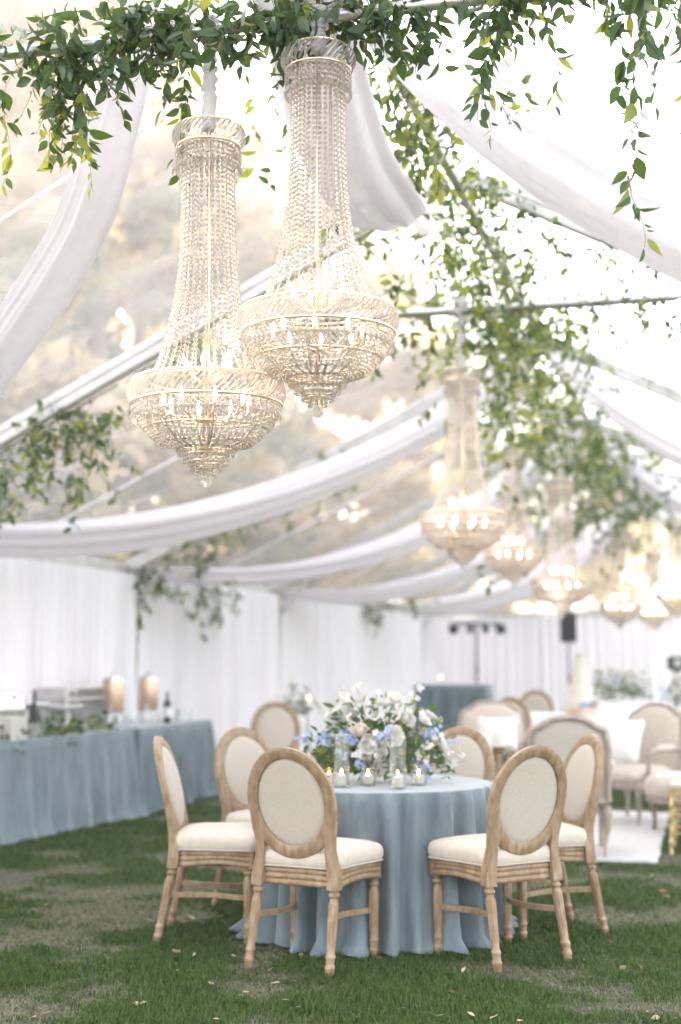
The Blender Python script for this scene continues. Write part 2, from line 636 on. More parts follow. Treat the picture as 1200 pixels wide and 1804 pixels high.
def blades(name, label, n_, zone, seed, mat, green=True):
    rs = np.random.RandomState(seed)
    y0, y1 = zone
    y = y0 + (y1 - y0) * rs.rand(n_)
    x = (rs.rand(n_) * 2 - 1) * (0.33 * y)
    g_ = greenness(x, y)
    cl = np.clip(0.75 + 0.9 * perlin(x * 14, y * 14), 0.05, 1)
    onrug = (np.abs((x - 1.45) * CXX + (y - 11.75) * CXY) < 1.15) & (np.abs((x - 1.45) * -CXY + (y - 11.75) * CXX) < 1.55)
    keep = ~onrug & (rs.rand(n_) < (np.maximum(g_, .2) * cl if green else (1.0 - 0.75 * g_)))
    x, y, g_ = x[keep], y[keep], g_[keep]
    k = len(x)
    z = 0.012 * fbm(x * 0.8, y * 0.8) + 0.010 * g_ - 0.010
    far = np.clip((y - 8) / 8, 0, 1)
    if green:
        h = (0.016 + 0.026 * rs.rand(k)) * (0.55 + 0.6 * g_) * (1 + 0.2 * far)
        lean = 0.35 + 0.5 * rs.rand(k)
        wd = (0.0014 + 0.0012 * rs.rand(k)) * (1 + 1.6 * far)
    else:
        h = 0.010 + 0.022 * rs.rand(k)
        lean = 0.9 + 1.2 * rs.rand(k)
        wd = (0.0011 + 0.0011 * rs.rand(k)) * (1 + 1.6 * far)
    a = rs.rand(k) * 2 * PI
    b_ = a + PI / 2 + (rs.rand(k) - 0.5)
    dx, dy = np.cos(a), np.sin(a)
    wx, wy = np.cos(b_) * wd, np.sin(b_) * wd
    nrm = 1 / np.sqrt(1 + lean ** 2)
    p0 = np.stack([x - wx, y - wy, z], -1)
    p1 = np.stack([x + wx, y + wy, z], -1)
    mxp = np.stack([x + dx * h * lean * nrm * 0.4, y + dy * h * lean * nrm * 0.4, z + h * nrm * 0.62], -1)
    W = np.stack([wx * 0.8, wy * 0.8, wx * 0], -1)
    p2, p3 = mxp + W, mxp - W
    p4 = np.stack([x + dx * h * lean * nrm, y + dy * h * lean * nrm, z + h * nrm], -1)
    V = np.stack([p0, p1, p2, p3, p4], 1).reshape(-1, 3)
    o5 = np.arange(k)[:, None] * 5
    T = np.concatenate([o5 + np.array([[0, 1, 2]]), o5 + np.array([[0, 2, 3]]), o5 + np.array([[3, 2, 4]])], 0)
    me = np_mesh(name, V, T, [mat])
    o = link(name, me)
    return tag(o, label, 'grass', kind='stuff')


def join_blades(zones, name, label, mat, green, seed):
    obs = [blades('tmp', label, n_, z_, seed + i, mat, green) for i, (n_, z_) in enumerate(zones)]
    Vs, Ts, off = [], [], 0
    for ob in obs:
        me = ob.data
        v = np.empty(len(me.vertices) * 3, np.float32)
        me.vertices.foreach_get('co', v)
        l = np.empty(len(me.loops), np.int32)
        me.loops.foreach_get('vertex_index', l)
        Vs.append(v.reshape(-1, 3))
        Ts.append(l.reshape(-1, 3) + off)
        off += len(me.vertices)
        bpy.data.objects.remove(ob)
        bpy.data.meshes.remove(me)
    o = link(name, np_mesh(name, np.concatenate(Vs), np.concatenate(Ts), [mat]))
    return tag(o, label, 'grass', kind='stuff')


join_blades([(210000, (5.2, 8.6)), (110000, (8.6, 12.5)), (70000, (12.5, 20))], 'grass', 'short green grass growing in tufts across the lawn', grass_m, True, 11)
join_blades([(120000, (5.2, 8.6)), (40000, (8.6, 12.5))], 'dry_grass', 'dry straw coloured grass between the green tufts', straw_m, False, 31)

# ------------------------------------------------------------------ tent frame coordinates
AX = Vector((0.252, 0.968, 0)).normalized()      # along the ridge, away from the camera
CX = Vector((AX.y, -AX.x, 0))                      # across, to the right
R1 = Vector((0.75, 9.0, 0))
BAY, HALF, ZR, ZE = 5.06, 4.4, 4.55, 2.35
TENT_RZ = math.atan2(CX.y, CX.x)


def TW(u, v, z):
    p = R1 + CX * u + AX * v
    return Vector((p.x, p.y, z))


def ridge(nn):
    return TW(0, (nn - 1) * BAY, ZR)


def eave(nn, side):
    return TW(side * HALF, (nn - 1) * BAY, ZE)


VEND = 4.42 * BAY
VSTART = -3 * BAY
frames_v = [(i - 1) * BAY for i in range(-2, 6)] + [VEND]
tent = thing('clear_tent', 'large clear roofed frame tent with pale metal rafters over the lawn', 'tent', tuple(TW(0, 0, 0)))
tent_loc = Vector(tent.location)


def trel(pts):
    return [Vector(p) - tent_loc for p in pts]


def beam(name, a, b2, wid, hei, mat=frame_alu, parent=tent):
    """a bar with rounded rectangular section and side channels"""
    a, b2 = Vector(a) - tent_loc, Vector(b2) - tent_loc
    t = (b2 - a).normalized()
    up = Vector((0, 0, 1))
    sd_ = t.cross(up)
    if sd_.length < 1e-3:
        sd_ = Vector(CX)
    sd_.normalize()
    up = sd_.cross(t)
    w2, h2 = wid / 2, hei / 2
    sec = [(-w2 * .8, -h2), (w2 * .8, -h2), (w2, -h2 * .8), (w2, -h2 * .2), (w2 * .8, -h2 * .1), (w2 * .8, h2 * .1), (w2, h2 * .2), (w2, h2 * .8), (w2 * .8, h2), (-w2 * .8, h2),
           (-w2, h2 * .8), (-w2, h2 * .2), (-w2 * .8, h2 * .1), (-w2 * .8, -h2 * .1), (-w2, -h2 * .2), (-w2, -h2 * .8)]
    mb = MB()
    mb.loft([[p + sd_ * x + up * y for x, y in sec] for p in (a, b2)])
    return mb.build(name, mat, parent)


for v in frames_v:
    for s in (-1, 1):
        beam('rafter', TW(s * HALF, v, ZE), TW(s * 0.06, v, ZR - 0.03), 0.07, 0.13)
        mb = MB()
        mb.box((0, 0, 0), (0.09, 0.09, ZE + 0.02), TENT_RZ)
        o = mb.build('leg', frame_alu, tent)
        o.location = TW(s * HALF, v, (ZE + 0.02) / 2 - 0.02) - tent_loc
        # base plate and gusset where rafter meets leg
        mb = MB()
        mb.box((0, 0, 0.006), (0.22, 0.22, 0.014), TENT_RZ)
        o = mb.build('base_plate', steel, tent)
        o.location = TW(s * HALF, v, 0.0) - tent_loc
        beam('brace', TW(s * HALF, v, ZE - 0.5), TW(s * (HALF - 0.62), v, ZE + 0.26), 0.04, 0.04)
for i in range(len(frames_v) - 1):
    va, vb = frames_v[i], frames_v[i + 1]
    beam('ridge_beam', TW(0, va, ZR - 0.03), TW(0, vb, ZR - 0.03), 0.06, 0.1)
    for s in (-1, 1):
        beam('eave_beam', TW(s * HALF, va + 0.05, ZE - 0.02), TW(s * HALF, vb - 0.05, ZE - 0.02), 0.06, 0.1)
        # vinyl roof panel, slightly rippled
        mb = MB()
        nu, nv = 10, 12
        vts, fcs = [], []
        for a in range(nu + 1):
            for b2 in range(nv + 1):
                ku, kv = a / nu, b2 / nv
                p = TW(s * (HALF + 0.12) * ku, va + (vb - va) * kv, ZR + 0.075 - 0.5 * (HALF + 0.12) * ku)
                p.z += 0.02 * mnoise.noise(p * 0.9) - 0.035 * math.sin(PI * kv) * math.sin(PI * ku)
                vts.append(p - tent_loc)
        for a in range(nu):
            for b2 in range(nv):
                q = a * (nv + 1) + b2
                fcs.append((q, q + 1, q + nv + 2, q + nv + 1))
        mb.add(vts, fcs)
        mb.build('roof_panel', vinyl, tent, smooth=True)
        # welded seam halfway along the bay
        vm = (va + vb) / 2
        mb = MB()
        mb.tube([TW(s * 0.05, vm, ZR + 0.045) - tent_loc, TW(s * HALF / 2, vm, ZR + 0.01 - 0.5 * HALF / 2) - tent_loc, TW(s * HALF, vm, ZE + 0.045) - tent_loc], 0.012, 6)
        mb.build('roof_seam', chiffon, tent)
# gable over the far end
mb = MB()
mb.add([TW(-HALF, VEND + 0.06, ZE + 0.03) - tent_loc, TW(HALF, VEND + 0.06, ZE + 0.03) - tent_loc, TW(0, VEND + 0.06, ZR + 0.06) - tent_loc], [(0, 1, 2)])
mb.build('gable_panel', vinyl, tent)
beam('gable_beam', TW(-HALF + .05, VEND, ZE - 0.02), TW(HALF - .05, VEND, ZE - 0.02), 0.06, 0.1)
# collar poles carrying the chandeliers
COLLARS = [-3.76, 1.05, 6.1, 11.15, 16.2]
ZC = 3.90
for v in COLLARS:
    mb = MB()
    path = [TW(u, v, ZC) - tent_loc for u in np.linspace(-1.36, 1.46, 9)]
    mb.tube(path, 0.025, 16)
    mb.build('collar_pole', alu, tent, smooth=True, angle=40)


# ------------------------------------------------------------------ haze box added to imitate the pale veil of lens glare
m, n, out = base_mat('glare_veil')
pv = N(n, 'ShaderNodeVolumePrincipled')
pv.inputs['Color'].default_value = (0.95, 0.94, 0.95, 1)
pv.inputs['Density'].default_value = 0.002
pv.inputs['Anisotropy'].default_value = 0.3
n.links.new(pv.outputs[0], out.inputs['Volume'])
mb = MB()
mb.box((0, 25, 12), (560, 560, 28))
hz = mb.build('haze', m)
hz['kind'] = 'stuff'
tag(hz, 'thin haze volume added to imitate the pale veil of lens glare', 'haze', kind='stuff')

# ------------------------------------------------------------------ fabric
def swag(label, a, b2, sag, width, seed=0, skew=0.0, gather=0.22, depth=0.5, taper=0.0, pts=None, nseg=44, rings=96):
    rnd = random.Random(seed)
    a, b2 = Vector(a), Vector(b2)
    mb = MB()
    path = []
    if pts:
        P = [Vector(p) for p in pts]
        for i in range(nseg + 1):
            t = i / nseg * (len(P) - 1)
            k = min(int(t), len(P) - 2)
            f = t - k
            p0, p1, p2, p3 = P[max(k - 1, 0)], P[k], P[k + 1], P[min(k + 2, len(P) - 1)]
            path.append(0.5 * ((2 * p1) + (p2 - p0) * f + (2 * p0 - 5 * p1 + 4 * p2 - p3) * f * f + (3 * p1 - p0 - 3 * p2 + p3) * f ** 3))
    else:
        for i in range(nseg + 1):
            t = i / nseg
            p = a.lerp(b2, t)
            p.z -= sag * 4 * t * (1 - t)
            path.append(p)
    ph = [rnd.uniform(0, 6.28) for _ in range(5)]
    fr_ = [rnd.choice((3, 4, 5)), rnd.choice((7, 8, 9)), rnd.choice((13, 15))]
    loops = []
    for i, p in enumerate(path):
        t = i / nseg
        tg = (path[min(i + 1, nseg)] - path[max(i - 1, 0)]).normalized()
        sd_ = tg.cross(Vector((0, 0, 1)))
        if sd_.length < 1e-4:
            sd_ = Vector((1, 0, 0))
        sd_.normalize()
        up = sd_.cross(tg)
        ga = min(1.0, gather + (1 - gather) * (1 - math.exp(-min(t, 1 - t) * 9)))
        wv = width * ga * (1 - taper * max(0.0, 1 - t * 1.6)) * (1 + 0.06 * math.sin(9 * t + ph[0]))
        l = []
        for j in range(rings):
            th = 2 * PI * j / rings
            rip = 1 + 0.10 * math.sin(fr_[0] * th + ph[1] + 1.2 * math.sin(2 * t + ph[4])) + 0.07 * math.sin(fr_[1] * th + ph[2] + t * 2) + 0.02 * math.sin(fr_[2] * th + ph[3]) - 0.075 * (1 - abs(math.sin(fr_[1] * .5 * th + ph[0] + 1.7 * t + .5 * math.sin(5 * t + ph[2])))) ** 3
            x = math.cos(th) * wv / 2 * rip
            y = math.sin(th) * wv / 2 * depth * rip - (0.18 * wv * (1 - math.cos(th) ** 2) if math.sin(th) > 0 else 0)
            l.append(p + sd_ * x + up * y)
        loops.append(l)
    mb.loft(loops)
    if pts:
        # loose ruffle beyond the tie
        q = path[-1]
        tg = (path[-1] - path[-2]).normalized()
        sd_ = tg.cross(Vector((0, 0, 1))).normalized()
        up = sd_.cross(tg)
        rl = []
        for i in range(9):
            t = i / 8
            rr = width * (0.12 + 0.30 * t)
            rl.append([q + tg * (0.03 + 0.14 * t) + (sd_ * math.cos(th) + up * math.sin(th)) * rr * (1 + 0.32 * t * math.sin(7 * th + ph[0]) + .18 * t * math.sin(12 * th + ph[1])) + tg * (0.03 * t * math.sin(9 * th)) for th in [2 * PI * j / 64 for j in range(64)]])
        mb.loft(rl, True, False)
    # gathered knots at both ends
    for e in (0, -1):
        tg = (path[1] - path[0]) if e == 0 else (path[-1] - path[-2])
        tg.normalize()
        q = path[e]
        ww = width * gather
        mb.tube([q - tg * 0.05, q - tg * 0.02, q + tg * 0.02, q + tg * 0.05], [ww * .34, ww * .62, ww * .6, ww * .36], 12)
    o = mb.build('fabric_swag', chiffon, None, smooth=True, angle=60)
    return tag(o, label, 'fabric swag', 'white fabric swags under the tent roof')


ridge_px = lambda x_, y_, z_: Vector((x_, y_, z_))
swag('wide sheer white swag falling from the ridge over the leafy pole toward the bright sky', (0.18, 6.85, 4.50), (4.4, 5.4, 2.35), 0.52, 0.46, 1, depth=0.8)
swag('white swag draped steeply from the leafy pole past the slimmer lower chandelier', (0, 0, 0), (0, 0, 0), 0, 0.33, 2, depth=0.45, taper=0.5,
     pts=[(-0.21, 5.35, 4.55), (-0.60, 5.9, 4.36), (-0.96, 6.35, 4.18), (-1.207, 6.76, 3.637), (-1.455, 7.13, 3.375), (-1.89, 7.76, 3.08), (-2.6, 8.8, 2.66), (-3.45, 10.05, 2.4)])
swag('short thick white swag along the ridge ending in a tied bunch behind the higher chandelier', (0, 0, 0), (0, 0, 0), 0, 0.40, 3,
     pts=[(-0.36, 4.75, 4.45), (-0.16, 5.5, 4.02), (0.0, 6.3, 3.75), (0.22, 7.3, 3.81), (0.36, 7.95, 3.98)], depth=0.8)
swag('long white swag sweeping low across the tent above the buffet tables', ridge(2) - Vector((0, 0, .05)), eave(1, -1), 0.66, 0.74, 4)
swag('white swag falling from the second rafter peak toward the open side', ridge(2) - Vector((0, 0, .05)), eave(1, 1), 0.70, 0.62, 5)
swag('white swag ending at the corner post behind the buffet', ridge(3) - Vector((0, 0, .05)), eave(2, -1), 0.70, 0.66, 6)
swag('white swag from the third rafter peak toward the open side', ridge(3) - Vector((0, 0, .05)), eave(2, 1), 0.70, 0.66, 7)
swag('white swag behind the row of blurred chandeliers ending above the blue booth', ridge(4) - Vector((0, 0, .05)), eave(3, -1), 0.70, 0.66, 8)
swag('white swag from the fourth rafter peak toward the open side', ridge(4) - Vector((0, 0, .05)), eave(3, 1), 0.70, 0.66, 9)
swag('white swag hanging above the stage light bar', ridge(5) - Vector((0, 0, .05)), eave(4, -1), 0.70, 0.66, 10)
swag('farthest white swag above the black loudspeaker', ridge(5.35) - Vector((0, 0, .05)), eave(5, -1), 0.60, 0.66, 12)


def curtain(label, p0, p1, z1, folds, seed, amp=0.055, z0=0.015):
    rnd = random.Random(seed)
    p0, p1 = Vector(p0), Vector(p1)
    d = p1 - p0
    L = d.length
    d.normalize()
    nrm = Vector((d.y, -d.x, 0))
    nx = max(8, int(folds * 10))
    ph = [rnd.uniform(0, 6.28) for _ in range(4)]
    vts, fcs = [], []
    zs = [z1, z1 - 0.05, z1 - 0.4, z1 * 0.55, z1 * 0.3, z0 + 0.15, z0]
    for r, z in enumerate(zs):
        dn = (z1 - z) / z1
        for i in range(nx + 1):
            s_ = i / nx
            a = 2 * PI * folds * s_ + 1.4 * math.sin(2 * PI * s_ * folds / 5.3 + ph[0]) + 0.6 * math.sin(ph[1] + 3 * dn)
            o_ = amp * (0.55 + 0.45 * dn) * (math.sin(a) + 0.35 * math.sin(2.3 * a + ph[2]) + 0.3 * math.sin(0.31 * a + ph[3]))
            sx = s_ * L + 0.012 * math.sin(a * 1.0 + 1.3)
            p = p0 + d * sx + nrm * o_
            vts.append((p.x, p.y, z))
    w_ = nx + 1
    for r in range(len(zs) - 1):
        for i in range(nx):
            q = r * w_ + i
            fcs.append((q, q + 1, q + w_ + 1, q + w_))
    mb = MB()
    mb.add(vts, fcs)
    o = mb.build('curtain', curtain_m, None, smooth=True)
    return tag(o, label, 'curtain', 'white curtains walling the tent')


cl = ['white pleated curtain bay ahead of the buffet at the picture edge', 'tall white curtain bay behind the silver chafing dishes', 'tall white curtain bay behind the drink urns',
      'white curtain bay between the drink urns and the blue booth', 'white curtain bay behind the tall light stand', 'short white curtain bay at the far corner of the tent']
fv = [(i - 1) * BAY for i in range(0, 6)] + [VEND]
for i in range(6):
    curtain(cl[i], TW(-HALF + 0.1, fv[i] + 0.03, 0), TW(-HALF + 0.1, fv[i + 1] - 0.03, 0), ZE - 0.08, 26 if i < 5 else 13, 60 + i)
el = ['white end wall curtain behind the stage light bar', 'white end wall curtain behind the black loudspeaker', 'white end wall curtain behind the small black monitor', 'last white end wall curtain beside the open side']
for i in range(4):
    ua, ub = -HALF + 0.15 + i * 2.15, -HALF + 0.15 + (i + 1) * 2.15 + 0.06
    curtain(el[i], TW(ua, VEND - 0.12, 0), TW(ub, VEND - 0.12, 0), ZE - 0.08, 11, 80 + i)


# ------------------------------------------------------------------ trees
def tree(label, x, y, h, cr, seed, lm, lm2, crown_lo=0.3, nleaf=2600, lsize=0.22, tr=0.22):
    rnd = random.Random(seed)
    rs = np.random.RandomState(seed)
    root = thing('tree', label, 'tree', (x, y, 0), 0, 'trees outside the tent')
    mb = MB()
    pts, rad = [], []
    px, py = 0.0, 0.0
    for i in range(11):
        t = i / 10
        px += rnd.uniform(-.12, .12) * h / 14
        py += rnd.uniform(-.12, .12) * h / 14
        pts.append((px, py, -0.1 + t * h * 0.93))
        rad.append(tr * (1.25 if i == 0 else 1) * (1 - 0.88 * t))
    mb.tube(pts, rad, 9)
    tips = []
    for k in range(11):
        t = crown_lo + (0.95 - crown_lo) * (k + rnd.random()) / 11
        i = min(9, int(t * 10))
        b0 = Vector(pts[i]).lerp(Vector(pts[i + 1]), t * 10 - i)
        a = k * 2.4 + rnd.uniform(-.4, .4)
        ln = cr * rnd.uniform(.6, 1.05) * (1.15 - 0.75 * max(0, (t - crown_lo)) / (1 - crown_lo))
        pp = [b0]
        for s_ in (0.35, 0.7, 1.0):
            pp.append(b0 + Vector((math.cos(a + .2 * s_) * ln * s_, math.sin(a + .2 * s_) * ln * s_, ln * (0.25 + .2 * rnd.random()) * s_)))
        mb.tube(pp, [tr * .32 * (1 - .7 * t), tr * .2 * (1 - .7 * t), tr * .12 * (1 - .6 * t), tr * .04], 6)
        tips += [(pp[1], .6), (pp[2], .8), (pp[3], .75), (pp[2].lerp(pp[3], .5) + Vector((rnd.uniform(-.5, .5), rnd.uniform(-.5, .5), rnd.uniform(-.3, .6))), .8)]
    tips.append((Vector(pts[-1]), .8))
    trunk = mb.build('trunk', bark, root, smooth=True)
    per = nleaf // len(tips)
    Vs, Ts, mi, off = [], [], [], 0
    for c, sz in tips:
        R = cr * 0.34 * sz * rnd.uniform(.75, 1.3)
        k = per
        q = rs.normal(size=(k, 3))
        q /= np.linalg.norm(q, axis=1)[:, None]
        q *= (rs.rand(k, 1) ** 0.45) * R
        q[:, 2] *= 0.72
        P = q + np.array(c)
        d1 = rs.normal(size=(k, 3))
        d1 /= np.linalg.norm(d1, axis=1)[:, None]
        d2_ = np.cross(d1, rs.normal(size=(k, 3)))
        d2_ /= np.linalg.norm(d2_, axis=1)[:, None]
        sz_ = lsize * (0.5 + rs.rand(k, 1))
        V = np.stack([P - d1 * sz_ * .5, P + d2_ * sz_ * .28, P + d1 * sz_ * .5, P - d2_ * sz_ * .28], 1).reshape(-1, 3)
        o4 = np.arange(k)[:, None] * 4
        Vs.append(V)
        Ts.append(o4 + np.array([[0, 1, 2, 3]]) + off)
        mi.append(np.full(k, 0 if rnd.random() < .62 else 1))
        off += k * 4
    me = np_mesh('crown', np.concatenate(Vs), np.concatenate(Ts), [lm, lm2], np.concatenate(mi))
    link('crown', me, root)
    return root


TREES = [  # x, y, height, crown radius, kind
    (-7.5, 13.5, 15, 3.4, 0), (-10.5, 17.5, 17, 4.2, 1), (-6.2, 20.5, 15, 3.4, 1), (-12.5, 24, 18, 4.6, 2), (-8.4, 27.5, 18, 4.2, 0), (-4.2, 29.5, 15, 3.6, 2),
    (-3.6, 38, 17, 4.4, 1), (-14, 34, 20, 5.2, 0), (1.2, 43.5, 14, 4.2, 0), (-8.5, 45, 20, 5.4, 2), (5.5, 52, 12, 4.6, 2), (11.5, 56, 11, 4.4, 0), (-15, 14, 18, 4.6, 2), (-18, 44, 22, 6, 1), (0.2, 56, 19, 5.4, 1), (-9.5, 21.5, 17, 4.4, 0), (-4.4, 24.8, 14, 3.6, 1), (-10.8, 13.2, 16, 3.8, 2), (-6.5, 33, 18, 4.6, 0), (-1.2, 36, 14, 4, 1), (-11.5, 29, 19, 4.8, 1), (-4.5, 47, 18, 5, 0),
]
LOW = [(-8.6, 19.0), (-6.0, 26.5), (-10.5, 33.0), (-3.2, 33.5), (-1.6, 41.0), (2.6, 47.0), (-7.0, 39.5), (-12.5, 26.0), (7.5, 46.5), (-5.2, 16.4)]
klab = [('olive green tree', tree_leaf_a, tree_leaf_b), ('golden backlit tree', tree_leaf_b, tree_leaf_a), ('deep green tree', tree_leaf_c, tree_leaf_a)]
for i, (x, y, h, cr, k) in enumerate(TREES):
    where = 'seen through the clear roof, behind the buffet curtain' if x < -5 else ('rising beyond the far end wall of the tent' if y > 40 else 'just outside the curtain wall past the urns')
    tree(f'{klab[k][0]} {where}', x, y, h, cr, 100 + i, klab[k][1], klab[k][2], crown_lo=0.16 + 0.05 * (i % 3), nleaf=6000, lsize=0.36, tr=0.25)
for i, (x, y) in enumerate(LOW):
    tree('low bushy tree filling the gap between taller trees outside the curtain wall', x, y, 7.5 + (i % 3), 3.0 + .3 * (i % 2), 160 + i, tree_leaf_c if i % 2 else tree_leaf_a, tree_leaf_b, crown_lo=.1, nleaf=4200, lsize=.34, tr=.16)


# ------------------------------------------------------------------ leaves and garlands
def leaf_verts(seed, wid=0.42, curl=0.22):
    rnd = random.Random(seed)
    ts = [0, 0.12, 0.32, 0.55, 0.78, 1.0]
    ws = [0.02, 0.55, 1.0, 0.92, 0.5, 0.0]
    V, F = [], []
    tw = rnd.uniform(-.3, .3)
    for t, w_ in zip(ts, ws):
        z = -curl * t * t + 0.03 * math.sin(5 * t + seed)
        hw = w_ * wid / 2
        V += [(-hw, t, z + hw * .45 + tw * hw * t), (0, t, z), (hw, t, z + hw * .45 - tw * hw * t)]
    for i in range(5):
        a = i * 3
        F += [(a, a + 1, a + 4), (a, a + 4, a + 3), (a + 1, a + 2, a + 5), (a + 1, a + 5, a + 4)]
    return np.array(V, dtype=float), np.array(F)


LEAFV = [leaf_verts(1, .46, .2), leaf_verts(2, .36, .38), leaf_verts(3, .52, .1), leaf_verts(4, .3, .3)]
LEAFME = {}
for li, (V, F) in enumerate(LEAFV):
    for mi_, mm in enumerate((leaf_dark, leaf_light)):
        LEAFME[(li, mi_)] = np_mesh('leaf', V, F, [mm], smooth=True)
CAMP = Vector(cam.location)
cam_inv = (Matrix.Translation(cam.location) @ cam.rotation_euler.to_matrix().to_4x4()).inverted()


def project(p):
    q = cam_inv @ Vector(p)
    d = -q.z
    if d <= 0.1:
        return None
    return 600 + 2505 * q.x / d, 902 - 2505 * q.y / d, d


def leaf_matrix(p, d, rnd, size):
    d = d.normalized()
    x = d.cross(Vector((rnd.gauss(0, 1), rnd.gauss(0, 1), rnd.gauss(0, 1))))
    if x.length < 1e-4:
        x = d.orthogonal()
    x.normalize()
    z = x.cross(d)
    M = Matrix(((x.x, d.x, z.x, p.x), (x.y, d.y, z.y, p.y), (x.z, d.z, z.z, p.z), (0, 0, 0, 1)))
    return M @ Matrix.Scale(size, 4)


def garland(label, shoots, seed, leaf=0.062, step=0.032, light=0.12, n_parts=300, name='leaf_garland', group='leafy garlands on the tent frame', base=None, stem_r=0.0013, light_fn=None):
    """shoots: list of (start, direction, length, droop); leaves sit on the stems they grow from"""
    rnd = random.Random(seed)
    root = thing(name, label, 'garland', tuple(shoots[0][0]), 0, group)
    o0 = Vector(shoots[0][0])
    stems = MB()
    if base:
        stems.tube([Vector(p) - o0 for p in base], 0.006, 5)
    items = []
    for st, dr, ln, droop in shoots:
        p = Vector(st)
        d = Vector(dr).normalized()
        k = max(2, int(ln / step))
        path = [p.copy()]
        sgn = 1
        for i in range(k):
            d = (d + Vector((rnd.gauss(0, .22), rnd.gauss(0, .22), rnd.gauss(0, .16))) + Vector((0, 0, -droop))).normalized()
            p = p + d * step
            path.append(p.copy())
            for _ in range(1 if rnd.random() < .75 else 2):
                side = d.cross(Vector((rnd.gauss(0, 1), rnd.gauss(0, 1), rnd.gauss(0, 1))))
                if side.length < 1e-3:
                    continue
                side.normalize()
                ld = side * 0.9 + d * rnd.uniform(.1, .8) + Vector((0, 0, -rnd.uniform(.1, .9)))
                sz = leaf * rnd.choice((.5, .7, .85, 1.0, 1.0, 1.1, 1.25)) * rnd.uniform(.85, 1.12) * (0.75 if i > k * .8 else 1)
                lt = light_fn(p) if light_fn else light
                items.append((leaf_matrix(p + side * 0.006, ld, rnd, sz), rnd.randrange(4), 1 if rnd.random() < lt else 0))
        stems.tube([q - o0 for q in path[::2]] + ([path[-1] - o0] if len(path) % 2 == 0 else []), stem_r, 3)
    sc = []
    for i, (M, li, mi_) in enumerate(items):
        q = project(M.translation)
        inside = q is not None and -10 < q[0] < 1210 and -10 < q[1] < 1814
        sc.append((0 if inside else 1, q[2] if q else 99, i))
    sc.sort()
    single = set(i for a, b2, i in sc[:n_parts] if a == 0)
    Vs, Ts, mi, off = [], [], [], 0
    T0 = Matrix.Translation(-o0)
    for i, (M, li, mi_) in enumerate(items):
        M = T0 @ M
        if i in single:
            link('leaf', LEAFME[(li, mi_)], root, M)
        else:
            V, F = LEAFV[li]
            A = np.array(M)
            Vs.append(V @ A[:3, :3].T + A[:3, 3])
            Ts.append(F + off)
            mi.append(np.full(len(F), mi_))
            off += len(V)
    if Vs:
        o = link('foliage', np_mesh('foliage', np.concatenate(Vs), np.concatenate(Ts), [leaf_dark, leaf_light], np.concatenate(mi), smooth=True), root)
        o['kind'] = 'stuff'
    stems.build('stem', stem_m, root)['kind'] = 'stuff'
    return root


def rvec(rnd, s=1.0):
    return Vector((rnd.gauss(0, s), rnd.gauss(0, s), rnd.gauss(0, s)))


def hang(sh, rnd, p, ln, bunch, spread=0.05, droop=0.25):
    """a hanging spray: several vines falling from p"""
    for _ in range(bunch):
        q = Vector(p) + Vector((rnd.gauss(0, spread), rnd.gauss(0, spread), rnd.gauss(0, spread * .4)))
        sh.append((q, Vector((rnd.gauss(0, .5), rnd.gauss(0, .5), -0.4)), ln * rnd.uniform(.55, 1.0), droop))


# garland over the front collar pole
rnd = random.Random(21)
sh = []
for u, dens in [(x_, 1.0) for x_ in np.arange(-1.36, 0.75, 0.018)]:
    p = TW(u, COLLARS[0], ZC)
    th = 1.35 + 2.3 * math.exp(-((u + 0.47) / 0.2) ** 2) + 1.4 * math.exp(-((u - 0.12) / 0.22) ** 2)
    if u > 0.45:
        th *= 0.55
    if -1.28 < u < -1.02:
        th *= 0.45
    if -0.36 < u < -0.18:
        th *= 0.35
    for _ in range(int(th) + (1 if rnd.random() < th % 1 else 0)):
        q = p + Vector((rnd.gauss(0, .02), rnd.gauss(0, .05), rnd.gauss(0.03, .035)))
        sh.append((q, Vector((rnd.gauss(0, 1), rnd.gauss(0, .8), rnd.gauss(.25, .6))), rnd.uniform(.07, .2), 0.12))
for u, ln, bn in [(-1.35, .62, 3), (-1.2, .26, 2), (-1.06, .34, 3), (-0.96, .66, 6), (-0.90, .74, 6), (-0.85, .5, 4), (-0.76, .32, 5), (-0.68, .27, 4), (-0.55, .22, 4), (-0.46, .72, 3), (-0.40, .34, 3),
                  (-0.05, .36, 5), (-0.02, .22, 4), (0.30, .24, 3), (0.38, .33, 5), (0.47, .34, 4), (0.55, .36, 3), (0.62, .3, 2)]:
    hang(sh, rnd, TW(u, COLLARS[0] + rnd.uniform(-.06, .04), ZC + 0.02), ln, bn)
for u, dv, ln, bn in [(-0.10, -.20, .26, 3), (-0.02, -.22, .2, 3), (0.08, -.20, .24, 3), (0.24, -.12, .34, 3), (-.3, -.1, .3, 2)]:
    hang(sh, rnd, TW(u, COLLARS[0] + dv, ZC + 0.0), ln, bn, .04)
garland('dense dark green vine garland wrapped over the front pole above the two big chandeliers', sh, 22, leaf=0.078, light_fn=lambda p: 0.75 if p.z < ZC - 0.36 else (0.25 if p.z < ZC - .2 else 0.06))  # low-hanging leaves mostly use the yellow copy, backlight put into their colour
